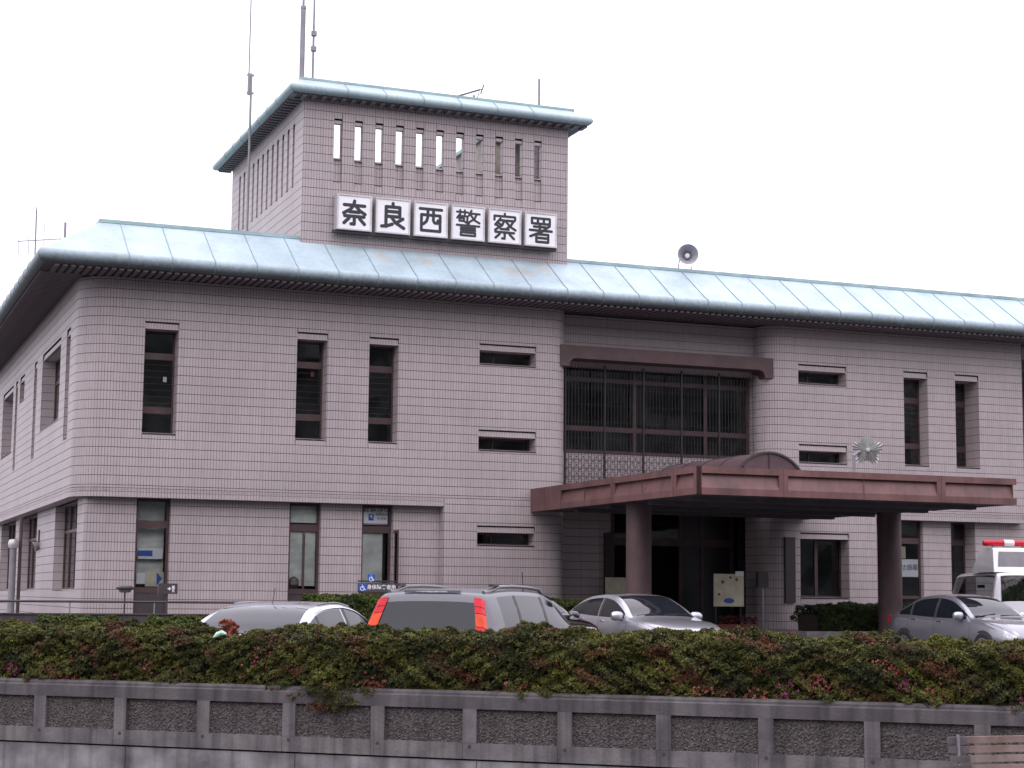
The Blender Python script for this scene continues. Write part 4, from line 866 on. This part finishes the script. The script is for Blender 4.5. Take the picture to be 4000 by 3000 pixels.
MB().box(-0.21, 0.23, -0.05, 0.05, 1.38, 1.62).ob('box', STEEL_D, a_); MB().tube([(0.0, 0.02, 0), (0.0, 0.02, 1.38)], 0.022, 8).ob('post', STEEL_D, a_)
ar = MB(); ar.box(0.0, 0.045, -0.056, -0.052, 1.485, 1.515); ar.add([(0.035, -0.056, 1.45), (0.075, -0.056, 1.5), (0.035, -0.056, 1.55)], [(0,1,2)]); ar.ob('arrow', WHITE, a_)
letters(a_, '署', 0.085, (0.13, -0.054, 1.525), WHITE, off=0.001); letters(a_, '玄', 0.085, (0.13, -0.054, 1.45), WHITE, off=0.001)
f_ = thing('flue_pipe', 'tall grey metal flue pipe with a shiny round cowl beside the left wall', 'pipe', (-0.62, 7.6, 0.2))
MB().tube([(0, 0, 0), (0, 0, 2.55)], 0.095, 16).ob('pipe', STEEL, f_, True); MB().lathe([(0.001, 2.5), (0.12, 2.52), (0.15, 2.6), (0.15, 2.68), (0.12, 2.76), (0.001, 2.78)], n=20).ob('cowl', ALU, f_, True); MB().tube([(0.2, 0.1, 0), (0.2, 0.1, 3.4)], 0.05, 10).ob('downpipe', COLUMN_B, f_)
q_ = thing('flood_light', 'small floodlight fixed to the left wall between the windows', 'lamp', (REC, 9.6, 3.0))
b = MB(); b.box(-0.05, -0.012, -0.05, 0.05, -0.15, 0.32); b.ob('bracket', STEEL_D, q_); MB().lathe([(0.02, 0), (0.06, 0.05), (0.16, 0.25), (0.16, 0.27)], (-0.05, 0, 0.1), 'x', 14).ob('head', STEEL, q_).rotation_euler = (0, math.radians(155), 0)
def wheelchair(par, x, y, z, s):
    b = MB(); b.box(x-s/2, x+s/2, y, y+0.006, z-s/2, z+s/2); b.ob('blue_plate', BLUE, par)
    st = strokes([[(45,14),(46,15)], [(45,28),(47,56),(68,56),(78,82),(86,79)], [(46,40),(64,40)]]+[[(44+24*math.cos(math.radians(a)), 66+24*math.sin(math.radians(a))), (44+24*math.cos(math.radians(a+24)), 66+24*math.sin(math.radians(a+24)))] for a in range(10, 240, 24)], 8, WHITE, s=s*0.01)
    put('wheelchair_symbol', st, par, (x, y-0.0005, z))
d_ = thing('parking_sign', 'dark board with blue wheelchair plates and white lettering for disabled parking', 'sign', (6.98, -2.35, 0.3))
MB().box(-0.36, 0.62, 0, 0.03, 1.28, 1.50).ob('board', mat('dark_grey_board', (0.07, 0.065, 0.075), 0.5), d_); wheelchair(d_, -0.24, -0.008, 1.39, 0.2); wheelchair(d_, -0.02, -0.008, 1.62, 0.19)
MB().box(-0.36, 0.62, -0.01, 0.02, 1.52, 1.56).ob('edge', STEEL_D, d_)
letters(d_, '身体障害者用', 0.125, (0.245, -0.004, 1.39), WHITE, off=0.002)
b = MB(); b.tube([(-0.3, 0.04, 0), (-0.3, 0.04, 1.5)], 0.02, 8); b.tube([(0.5, 0.04, 0), (0.5, 0.04, 1.5)], 0.02, 8); b.ob('post', STEEL_D, d_)
# entrance things
p_ = thing('poster_board', 'cream poster board standing beside the entrance doors', 'board', (18.42, 0.4, 0.62))
MB().box(-0.48, 0.48, 0, 0.03, 0.66, 1.58).ob('sheet', CREAM, p_); b = MB(); b.bar((-0.4, 0.05, 0), (-0.4, 0.05, 1.5), 0.03); b.bar((0.4, 0.05, 0), (0.4, 0.05, 1.5), 0.03); b.ob('stand', STEEL_D, p_)
MB().lathe([(0.001, -0.002), (0.17, -0.002), (0.17, 0.001)], (0, 0, 0), 'y', 18).ob('blue_print', BLUE, p_, loc=(0, 0, 0.82)).scale = (1, 1, 0.45)
for (ox, oz, orr) in ((-0.2, 1.35, 0.05), (0.05, 1.48, 0.04), (0.25, 1.42, 0.045), (-0.32, 1.0, 0.04)): MB().lathe([(0.001, -0.002), (orr, -0.002), (orr, 0.001)], (0, 0, 0), 'y', 14).ob('orange_print', TERRA, p_, loc=(ox, 0, oz))
MB().box(0.2, 0.47, -0.02, -0.005, 1.52, 1.66).ob('paper_tag', WHITE, p_)

p2_ = thing('poster_board', 'cream poster board half hidden behind the left canopy column', 'board', (15.6, 1.7, 0.62)); MB().box(-0.45, 0.45, 0, 0.03, 0.5, 1.45).ob('sheet', CREAM, p2_); b = MB(); b.bar((-0.4, 0.05, 0), (-0.4, 0.05, 1.4), 0.03); b.bar((0.4, 0.05, 0), (0.4, 0.05, 1.4), 0.03); b.ob('stand', STEEL_D, p2_)
for i, (x, w) in enumerate(((17.05, 0.30), (17.62, 0.24))):
    t = thing('flower_box', ['larger terracotta trough of dark red flowers by the entrance', 'smaller terracotta trough of pink flowers by the entrance'][i], 'planter', (x, -2.1, 0.62))
    b = MB(); b.prism([(-w, 0), (w, 0), (w+0.03, 0.2), (-w-0.03, 0.2)], -0.12, 0.12, lambda p, q, tt: (p, tt, q)); b.ob('trough', TERRA, t)
    hd_ = bpy.data.objects.new('flowers', None); r = np.random.default_rng(40+i); n_ = 130
    pp = np.stack([r.uniform(-w, w, n_), r.uniform(-0.12, 0.12, n_), 0.2+r.uniform(0, 0.2, n_)], 1); nn = np.tile([0, -0.4, 0.9], (n_, 1))+r.normal(0, 0.4, (n_, 3)); nn /= np.linalg.norm(nn, axis=1)[:, None]
    Fl, kk = leaves(pp, nn, 5, 0.05, 0.03, r); cc = np.where(r.uniform(0, 1, (n_, 1)) < 0.6, [[0.16, 0.02, 0.03]] if i == 0 else [[0.3, 0.1, 0.13]], [[0.02, 0.04, 0.012]]); cc = np.tile(cc, (kk, 1)); cc = np.concatenate([cc, np.ones((len(cc), 1))], 1); vv = Fl.reshape(-1, 3)
    put('flowers', fast_mesh('flowers', vv, np.arange(len(vv)).reshape(-1, 4), LEAF, {'col': ('FLOAT_COLOR', 'FACE', cc)}), t)['kind'] = 'stuff'; bpy.data.objects.remove(hd_)
t = thing('post_box', 'black box on a thin steel post at the right of the entrance', 'post', (18.6, -1.2, 0.62)); MB().tube([(0, 0, 0), (0, 0, 1.3)], 0.03, 10).ob('post', STEEL, t); MB().box(-0.17, 0.15, -0.08, 0.08, 1.2, 1.62).ob('box', STEEL_D, t); MB().lathe([(0.001, 0), (0.28, 0), (0.28, 0.02), (0.001, 0.025)], n=20).ob('base_plate', STEEL, t)
# ------------------------------------------------------------------ bench by the retaining wall
bd = Vector((math.cos(0.0), math.sin(0.0), 0))
BO = Vector((3.46, -31.19, 0)); bang = YAW*-1+math.radians(19)
bench = thing('park_bench', 'weathered slatted wooden bench in front of the retaining wall', 'bench', (BO.x, BO.y, -0.62), bang)
for i in range(5):
    z = 0.94-i*0.08; yb = 0.02*i
    MB().box(-0.02, 0.165, -0.018-yb, 0.018-yb, z-0.056, z).ob('back_slat', WOOD_G, bench); MB().box(0.166, 1.6, -0.0185-yb, 0.0185-yb, z-0.0565, z+0.0005).ob('back_slat', WOOD, bench)
for i in range(4): MB().box(-0.02, 1.6, -0.22-i*0.09, -0.15-i*0.09, 0.40, 0.435).ob('seat_slat', WOOD, bench)
for x in (0.06, 1.4):
    b = MB(); b.bar((x, -0.045, 0.0), (x, -0.035, 0.96), 0.022, 0.02); b.bar((x, -0.045, 0.40), (x, -0.50, 0.40), 0.03); b.bar((x, -0.48, 0.0), (x, -0.48, 0.40), 0.03); b.ob('leg', STEEL, bench)
# ------------------------------------------------------------------ cars
def pchip(pts):
    xs = np.array([p[0] for p in pts], float); ys = np.array([p[1] for p in pts], float); o = np.argsort(xs); xs, ys = xs[o], ys[o]
    h = np.diff(xs); d = np.diff(ys)/h; m = np.zeros(len(xs)); m[0], m[-1] = d[0], d[-1]
    for i in range(1, len(xs)-1):
        if d[i-1]*d[i] > 0: w1, w2 = 2*h[i]+h[i-1], h[i]+2*h[i-1]; m[i] = (w1+w2)/(w1/d[i-1]+w2/d[i])
    def f(x):
        x = min(max(x, xs[0]), xs[-1]); i = min(max(int(np.searchsorted(xs, x))-1, 0), len(xs)-2); t = (x-xs[i])/h[i]
        return float((1+2*t)*(1-t)**2*ys[i]+t*(1-t)**2*h[i]*m[i]+t*t*(3-2*t)*ys[i+1]+t*t*(t-1)*h[i]*m[i+1])
    return f
class Car:
    def __init__(s, sp):
        s.sp = sp; s.top, s.belt, s.w = pchip(sp['top']), pchip(sp['belt']), pchip(sp['w']); s.crown = sp.get('crown', 0.045); s.tum = sp.get('tumble', 0.40); s.sill = sp.get('sill', 0.2)
    def ring(s, x):
        wb, zt = s.w(x), s.top(x); cr = s.crown; zs = s.sill; zb = min(s.belt(x), zt-cr-0.015); pts = []
        for t, k in ((0, .88), (.05, .95), (.2, .985), (.42, 1.0), (.62, 1.0), (.8, .985), (.92, .965), (1, .945)): pts.append((wb*k, zs+(zb-zs)*t))
        ze = zt-cr; hg = max(ze-zb, 0.012); wbel = wb*0.945; we = wbel-0.02-s.tum*hg; wt = 0.17 if hg > 0.2 else 0.2
        tp = min(0.055, hg*wt); bt = min(0.02, hg*0.2)
        pts.append((wbel-0.012, zb+bt))
        za, zb2 = zb+bt, ze-tp; wa, wb2 = wbel-0.012, we+s.tum*tp+0.012
        for t in (0.33, 0.66): pts.append((wa+(wb2-wa)*t+0.018*math.sin(math.pi*t)*min(1, hg*2), za+(zb2-za)*t))
        pts.append((wb2, zb2)); pts.append((we+0.004, ze-tp*0.25)); pts.append((we-0.03, ze+cr*0.22)); pts.append((we-0.085 if we > 0.2 else we*0.8, ze+cr*0.42))
        for t, k in ((.62, .78), (.3, .95), (0, 1)): pts.append((we*t, ze+cr*k))
        return pts                                      # 8 body, 8 window bottom, 11 window top, 12..14 pillar, 17 centre
    def S(s, x, v, off=0.0, side=1):
        def P(x, v):
            r = s.ring(x); i = min(int(v), len(r)-2); t = v-i; return Vector((x, (r[i][0]+(r[i+1][0]-r[i][0])*t)*side, r[i][1]+(r[i+1][1]-r[i][1])*t))
        p = P(x, v)
        if off:
            e = 0.01; a = P(x+e, v)-P(x-e, v); b = P(x, min(v+.05, 16.9))-P(x, max(v-.05, 0)); n = a.cross(b)*side
            if n.length > 1e-9:
                n.normalize()
                if n.z < -0.2 or n.y*side < -0.3: n = -n
                p = p+n*off
        return p
    def patch(s, root, name, m, x0, x1, v0, v1, off=0.004, nx=8, nv=6, sides=(1, -1), sk=0.0, taper=None):
        for sd in sides:
            b = MB(); vs = []
            for i in range(nx+1):
                for j in range(nv+1):
                    u, w = i/nx, j/nv; x = x0+(x1-x0)*u+sk*w; vv = v0+(v1-v0)*w
                    if taper: vv = v0+(v1-v0)*(0.5+(w-0.5)*(1-taper*(1-u)))
                    vs.append(s.S(x, vv, off, sd))
            f = [(i*(nv+1)+j, (i+1)*(nv+1)+j, (i+1)*(nv+1)+j+1, i*(nv+1)+j+1) for i in range(nx) for j in range(nv)]
            b.add(vs, f if sd > 0 else [q[::-1] for q in f]).ob(name, m, root, smooth=True)
    def build(s, root, paint, glass=None):
        sp = s.sp; gl = glass or CGLASS; xs = sorted(set(sp['stations']), reverse=True); rings = [s.ring(x) for x in xs]; n = len(rings[0])
        vs = []; idx = {}
        for i, (x, r) in enumerate(zip(xs, rings)):
            for sd in (1, -1):
                for j, (y, z) in enumerate(r):
                    if sd < 0 and j == n-1: idx[i, sd, j] = idx[i, 1, j]; continue
                    idx[i, sd, j] = len(vs); vs.append((x, y*sd, z))
        groups = {}
        def put_face(k, q): groups.setdefault(k, []).append(q)
        ws0, ws1 = sp['ws']; rs0, rs1 = sp['rs']            # windscreen (cowl, header), rear screen (header, base)
        for i in range(len(xs)-1):
            xm = (xs[i]+xs[i+1])/2
            for sd in (1, -1):
                for j in range(n-1):
                    q = [idx[i, sd, j], idx[i+1, sd, j], idx[i+1, sd, j+1], idx[i, sd, j+1]]
                    if len(set(q)) < 3: continue
                    if sd < 0: q = q[::-1]
                    k = 'body'
                    if 8 <= j < 11:
                        for w, (a, b) in enumerate(sp['side']):
                            if min(a, b) < xm < max(a, b) and s.top(xm)-s.crown-s.belt(xm) > 0.07: k = ('side_window', w, sd)
                    if j >= 14 and ws1 < xm < ws0: k = 'windscreen'
                    if j >= 14 and rs1 < xm < rs0: k = 'rear_window'
                    put_face(k, tuple(dict.fromkeys(q)))
        # nose and tail caps
        for i in (0, len(xs)-1):
            c = [idx[i, 1, j] for j in range(n)]+[idx[i, -1, j] for j in range(n-2, -1, -1)]; put_face('body', tuple(c if i == 0 else c[::-1])[::-1])
        for k, fl in groups.items():
            nm = k if isinstance(k, str) else k[0]; used = sorted({v for f in fl for v in f}); mp = {v: a for a, v in enumerate(used)}
            b = MB().add([vs[v] for v in used], [tuple(mp[v] for v in f) for f in fl]); b.ob(nm, paint if nm == 'body' else gl, root, smooth=True)
        return s
    def wheels(s, root, r=0.315, wy=None, w=0.2):
        for x in s.sp['axles']:
            for sd in (1, -1):
                y = s.w(x)*1.0*sd if wy is None else wy*sd
                MB().lathe([(0.001, 0.004), (r+0.055, 0.004), (r+0.06, -0.012)], (0, 0, 0), 'y', 28).ob('wheel_arch', STEEL_D, root, loc=(x, y, r)).scale = (1, sd, 1)
                o = MB().lathe([(r*0.62, 0.012), (r*0.70, 0.02), (r*0.95, 0.016), (r, 0.0), (r, -w)], (0, 0, 0), 'y', 28).ob('tyre', RUBBER, root, True, (x, y, r)); o.scale = (1, sd, 1)
                h = MB(); h.lathe([(0.001, 0.02), (0.06, 0.022), (0.07, 0.012)], (0, 0, 0), 'y', 14)
                for k in range(10): a = 2*math.pi*k/10; h.bar((0.04*math.cos(a), 0.014, 0.04*math.sin(a)), (r*0.64*math.cos(a), 0.012, r*0.64*math.sin(a)), 0.035, 0.012, (0, 1, 0))
                h.lathe([(r*0.60, 0.018), (r*0.66, 0.018)], (0, 0, 0), 'y', 28); h2 = h.ob('rim', RIM, o)
    def mirrors(s, root, x, z, paint, y=None, sz=1.0):
        for sd in (1, -1):
            yy = (y or s.w(x)*0.945+0.10)*sd
            b = MB(); vs = []; n = 10
            b.lathe([(0.001, -0.11), (0.05, -0.105), (0.078, -0.07), (0.085, 0.0), (0.078, 0.07), (0.05, 0.105), (0.001, 0.11)], (0, 0, 0), 'y', 14)
            b.v = [(p[0]*0.75*sz if p[0] > 0 else p[0]*0.45*sz, p[1]*sz, p[2]*0.95*sz) for p in b.v]
            o = b.ob('mirror', paint, root, True, (x, yy, z)); MB().box(-0.055*sz, -0.03*sz, -0.085*sz, 0.085*sz, -0.055*sz, 0.055*sz).ob('mirror_glass', CHROME, o)
            MB().bar((0, -0.06*sd, -0.05), (0.02, -0.16*sd, -0.07), 0.04, 0.03).ob('mirror_arm', STEEL_D, o)
    def gaps(s, root, xs, v0=1.0, v1=7.9):
        for x in xs: s.patch(root, 'door_gap', STEEL_D, x-0.005, x+0.005, v0, v1, 0.0025, 1, 10)
    def pillar(s, root, xs, w=0.045):
        for x in xs: s.patch(root, 'pillar_trim', STEEL_D, x-w, x+w, 8.0, 11.0, 0.003, 2, 5)
    def handles(s, root, xs, m, v=5.9):
        for x in xs:
            for sd in (1, -1):
                p = s.S(x, v, 0.018, sd); MB().tube([(p.x-0.085, p.y-0.012*sd, p.z), (p.x-0.05, p.y, p.z), (p.x+0.05, p.y, p.z), (p.x+0.085, p.y-0.012*sd, p.z)], 0.011, 8).ob('door_handle', m, root, True)
def frange(a, b, n): return [a+(b-a)*i/n for i in range(n+1)]
def sedan_spec(h=1.46, L=4.7, W=1.76, cab=0.0, fast=0.0, nose=0.0):
    k = (h-1.46); hl = L/2
    return dict(top=[(hl, .58), (hl-.05, .66), (hl-.22, .76+nose), (hl-.6, .855+nose), (1.02+cab, .965), (0.96+cab, .985), (.62+cab, 1.19+k*.5), (.22+cab, 1.375+k), (.05+cab, 1.42+k), (-.35, 1.46+k), (-.8-fast*.3, 1.435+k), (-1.08-fast*.5, 1.37+k), (-1.45-fast*.5, 1.20+k*.5), (-1.78-fast*.2, 1.055), (-1.86-fast*.2, 1.035), (-hl+.16, 1.02), (-hl+.05, .97), (-hl, .80)],
        belt=[(hl, .50), (hl-.3, .66), (1.1, .885), (.5, .90), (-.5, .93), (-1.5, .975), (-hl+.1, .93), (-hl, .74)],
        w=[(hl, .50), (hl-.06, .64), (hl-.25, .77), (hl-.7, W/2-.02), (.9, W/2), (-1.0, W/2), (-1.7, W/2-.02), (-hl+.3, W/2-.085), (-hl+.06, .68), (-hl, .58)],
        stations=frange(hl, hl-.3, 6)+frange(hl-.3, 1.02+cab, 8)+frange(.99+cab, .05+cab, 14)+frange(.0+cab, -1.0-fast*.4, 12)+frange(-1.05-fast*.4, -1.86-fast*.2, 12)+frange(-1.9-fast*.2, -hl+.2, 3)+frange(-hl+.15, -hl, 5),
        ws=(.985+cab, .06+cab), rs=(-1.02-fast*.42, -1.80-fast*.2), side=[(.80+cab, -.24), (-.33, -1.12-fast*.3), (-1.17-fast*.3, -1.56-fast*.25)], axles=(1.38, -1.34))
def place(name, label, loc, hd, z=0.0): return thing(name, label, 'car', (loc[0], loc[1], slope_z(loc[1])+z), math.pi/2-hd)
def wipers(c, root, x, m=STEEL_D):
    for y0, y1 in ((0.05, 0.62), (-0.6, -0.05)):
        b = MB(); v = lambda x_, y: (x_, y, c.top(x_)-c.crown*(abs(y)/0.7)**2*0.9+0.012); b.bar(v(x, y0), v(x-0.06, y1), 0.012, 0.012); b.ob('wiper', m, root)
def antenna(root, x, z, y=0.0, l=0.32, lean=-0.2):
    o = MB(); o.tube([(x, y, z), (x+lean*0.3, y, z+0.05), (x+lean, y, z+l)], [0.02, 0.008, 0.006], 8); o.ob('roof_antenna', STEEL_D, root)

HPK = 0.744                                              # heading of the cars parked against the hedge, from +Y towards +X
# pale silver sedan, tail to the hedge
r1 = place('parked_car', 'pale silver sedan with chrome window trim parked tail to the hedge', (0.42, -20.7), 0.70, -0.06)
sp = sedan_spec(1.47, 4.85, 1.84, fast=0.30); c1 = Car(sp).build(r1, SILVER_B); c1.wheels(r1); c1.mirrors(r1, .78, .97, SILVER_B); c1.pillar(r1, (-.285,)); c1.pillar(r1, (-1.22,), 0.02); c1.handles(r1, (-.05, -1.0), CHROME); c1.gaps(r1, (.95, -.28, -1.2)); antenna(r1, -1.02, 1.375, l=0.26, lean=0.10)
c1.patch(r1, 'tail_light', REDL, -2.36, -2.1, 5.2, 7.6, 0.006)
for sd in (1, -1):
    t = MB(); pts = [c1.S(.78-2.42*i/40, 11.35, 0.006, sd) for i in range(41)]; t.tube(pts, 0.012, 6); t.ob('window_trim', CHROME, r1, True)
    t = MB(); pts = [c1.S(.1-1.0*i/20, 13.6, 0.012, sd) for i in range(21)]; t.tube(pts, 0.012, 6); t.ob('roof_moulding', STEEL, r1, True)
MB().box(-2.44, -2.42, -0.17, 0.17, 0.62, 0.79).ob('number_plate', WHITE, r1)
# grey sport utility with tall tail lamps
r2 = place('parked_car', 'grey sport utility car with tall red tail lamps and roof rails', (1.174+2.2*math.sin(HPK), -23.521+2.2*math.cos(HPK)), HPK, -0.045)
hl = 2.24
su = dict(top=[(hl, .70), (hl-.06, .82), (hl-.25, .95), (1.35, 1.06), (1.25, 1.08), (.95, 1.26), (.55, 1.50), (.4, 1.56), (0, 1.625), (-.8, 1.64), (-1.6, 1.615), (-1.88, 1.585), (-1.93, 1.56), (-1.96, 1.50), (-2.05, 1.28), (-2.16, 1.02), (-2.19, .96), (-2.22, .90), (-hl, .74)],
    belt=[(hl, .60), (hl-.3, .80), (1.3, .98), (.5, 1.0), (-1.5, 1.05), (-2.1, 1.04), (-hl, .68)], w=[(hl, .55), (hl-.06, .70), (hl-.3, .84), (hl-.7, .885), (-1.7, .885), (-2.0, .865), (-2.15, .84), (-hl, .80)],
    stations=frange(hl, hl-.3, 5)+frange(hl-.3, 1.25, 6)+frange(1.2, .4, 12)+frange(.3, -1.85, 24)+frange(-1.88, -2.20, 14)+frange(-2.21, -hl, 3), ws=(1.22, .42), rs=(-1.965, -2.175),
    side=[(1.0, .06), (-.04, -.92), (-1.02, -1.62)], axles=(1.34, -1.29), tumble=.30, crown=.035, sill=.26)
c2 = Car(su).build(r2, GREYP); c2.wheels(r2, .345); c2.mirrors(r2, .82, 1.08, GREYP); c2.pillar(r2, (.01, -.97)); c2.handles(r2, (.2, -.8), GREYP, 5.6); c2.gaps(r2, (1.1, .01, -.97))
def corner_lamp(x0, x1, v0, v1, m, nm): c2.patch(r2, nm, m, x0, x1, v0, v1, 0.012, 10, 8)
corner_lamp(-1.945, -1.99, 11.8, 14.2, REDL, 'tail_lamp'); corner_lamp(-1.993, -2.022, 11.7, 14.2, REDL, 'tail_lamp'); corner_lamp(-2.025, -2.088, 11.6, 14.2, AMBER, 'indicator_lamp'); corner_lamp(-2.091, -2.20, 11.4, 14.2, REDL, 'tail_lamp')
r2.scale = (1, 1.06, 1.015)
MB().box(-1.925, -1.90, -0.36, 0.36, 1.575, 1.605).ob('brake_light_spoiler', GREYP, r2); MB().box(-1.93, -1.922, -0.2, 0.2, 1.583, 1.595).ob('high_brake_light', CLEARL, r2)
for sd in (1, -1):
    pts = [c2.S(x, 13.4, 0.05 if -1.6 < x < .2 else 0.008, sd) for x in (.35, .15, -.3, -.8, -1.3, -1.6, -1.8)]; MB().tube(pts, 0.024, 8).ob('roof_rail', GREYP, r2, True)
    p = c2.S(-1.45, 13.4, 0.06, sd); MB().box(p.x-0.10, p.x+0.08, p.y-0.035, p.y+0.035, p.z, p.z+0.03).ob('rail_foot', STEEL_D, r2)
antenna(r2, .12, 1.60, -.42, .26, -0.05); MB().box(-2.27, -2.25, -0.17, 0.17, 0.62, 0.79).ob('number_plate', WHITE, r2)
b = MB(); b.bar((-2.20, 0.05, .985), (-2.12, -.35, 1.10), 0.014); b.ob('rear_wiper', STEEL_D, r2)
# sedans nosing out from the station
def front_face(c, r, lamps=CLEARL, z=0.0):
    hl = c.sp['top'][0][0]
    c.patch(r, 'headlight', lamps, hl-.34, hl-.06, 5.0, 8.2, 0.006, 8, 6)
    MB().box(hl-.10, hl+.012, -.36, .36, .42, .56).ob('grille', STEEL_D, r); MB().box(hl-.01, hl+.02, -.17, .17, .44, .55).ob('number_plate', WHITE, r)
    c.patch(r, 'bonnet_gap', STEEL_D, hl-.36, .98+c.sp.get('cab', 0), 9.2, 9.5, 0.0025, 14, 1)
r3 = place('parked_car', 'silver sedan facing out with wide bonnet in front of the entrance column', (10.46, -10.37), 3.08, 0.0)
c3 = Car(sedan_spec(1.43, 4.76, 1.78, fast=.25)).build(r3, SILVER); c3.wheels(r3); c3.mirrors(r3, .70, .96, SILVER_B, sz=1.25); c3.pillar(r3, (-.285,)); c3.handles(r3, (-.1, -1.0), CHROME); c3.gaps(r3, (.95, -.28, -1.2)); front_face(c3, r3); wipers(c3, r3, .93)
r4 = place('parked_car', 'black sedan with bright windscreen half hidden behind the sport utility car', (7.55, -10.6), 3.02, 0.02)
c4 = Car(sedan_spec(1.44, 4.7, 1.77)).build(r4, BLACKP); c4.wheels(r4); c4.mirrors(r4, .72, .96, BLACKP, sz=1.1); c4.pillar(r4, (-.285,)); front_face(c4, r4); wipers(c4, r4, .93)
r5 = place('parked_car', 'silver sedan with bronze-dark side glass parked by the right column', (18.6, -10.7), 3.08, 0.03)
c5 = Car(sedan_spec(1.475, 4.56, 1.72, nose=.03)).build(r5, SILVER_D); c5.wheels(r5); c5.mirrors(r5, .66, .99, SILVER_B, sz=1.15); c5.pillar(r5, (-.285,)); c5.pillar(r5, (-1.145,), .018); c5.handles(r5, (-.1, -1.02), CHROME); c5.gaps(r5, (.95, -.28, -1.22)); front_face(c5, r5); wipers(c5, r5, .93); antenna(r5, -.95, 1.43, .3, .14, -.12)
c5.patch(r5, 'tail_light', REDL, -2.24, -1.98, 5.0, 7.8, 0.006)
# police van with roof loudhailer
r6 = thing('police_van', 'white police van with red light bar and loudspeaker box on its roof', 'van', (22.73, -5.99, slope_z(-5.9)), math.pi/2-0.28)
vl = 1.85
vs_ = dict(top=[(vl, .85), (vl-.05, 1.0), (vl-.25, 1.12), (vl-.30, 1.16), (vl-.62, 1.88), (vl-.7, 1.96), (vl-1.0, 2.01), (-1.2, 2.02), (-vl+.18, 2.005), (-vl+.10, 1.95), (-vl+.02, 1.20), (-vl+.01, 1.0), (-vl, .6)],
    belt=[(vl, .7), (vl-.3, 1.05), (0, 1.12), (-vl+.1, 1.12), (-vl, .55)], w=[(vl, .62), (vl-.1, .70), (vl-.3, .735), (-vl+.1, .735), (-vl, .70)],
    stations=frange(vl, vl-.3, 6)+frange(vl-.32, vl-.7, 8)+frange(vl-.75, -vl+.2, 20)+frange(-vl+.18, -vl, 14), ws=(vl-.31, vl-.66), rs=(-vl+.092, -vl+.022), side=[(vl-.42, -vl+.24)], axles=(1.1, -1.25), tumble=.14, crown=.04, sill=.25)
c6 = Car(vs_).build(r6, WHITEP, VGLASS); c6.wheels(r6, .28); c6.gaps(r6, (.31, -.64)); c6.mirrors(r6, 1.2, 1.2, WHITEP)
c6.patch(r6, 'roof_gutter', STEEL, vl-.7, -vl+.16, 11.9, 12.15, 0.006, 20, 1)
bx = MB(); prof = [(-1.70, 2.0), (-.1, 2.0), (-.35, 2.4), (-.45, 2.58), (-.55, 2.62), (-1.32, 2.62), (-1.42, 2.58)]
def boxp(p, q, t): k = 1-(q-2.0)*0.25; return (p, t*k, q)
bx.prism(prof, -.62, .62, boxp); rb_ = bx.ob('loudspeaker_box', WHITEP, r6)
sc = MB(); sc.add([(-1.455, .40, 2.52), (-1.455, -.40, 2.52), (-1.635, -.50, 2.10), (-1.635, .50, 2.10)], [(0,1,2,3)]); sc.v = [(p[0]-.015, p[1], p[2]) for p in sc.v]; sc.ob('display_panel', mat('dark_display', (0.16, 0.155, 0.17), 0.12, var=0.1), rb_)
lb = MB(); lb.lathe([(0.001, -.66), (0.065, -.66), (0.075, -.62), (0.075, -.13)], (-1.1, 0, 2.74), 'y', 20); lb.lathe([(0.075, .13), (0.075, .62), (0.065, .66), (0.001, .66)], (-1.1, 0, 2.74), 'y', 20); o6 = lb.ob('light_bar', REDL, r6, True)
lb = MB(); lb.lathe([(0.08, -.13), (0.095, -.13), (0.095, .13), (0.08, .13)], (-1.1, 0, 2.74), 'y', 8); lb.ob('light_bar_centre', ALU, o6)
lb = MB(); lb.box(-1.14, -1.06, -.42, -.36, 2.6, 2.70); lb.box(-1.14, -1.06, .36, .42, 2.6, 2.70); lb.ob('light_bar_foot', STEEL, r6)
st = MB()
for y in (-.35, .35): st.box(-.75, -.6, y-.2, y+.2, .6, 1.28); st.box(.35, .5, y-.2, y+.2, .6, 1.3)
st.ob('seat', STEEL_D, r6); MB().box(.9, .93, -.1, .1, 1.62, 1.70).ob('rear_view_mirror', STEEL_D, r6)
c6.patch(r6, 'tail_light', REDL, -vl+.10, -vl+.02, 6.2, 8.0, 0.008)
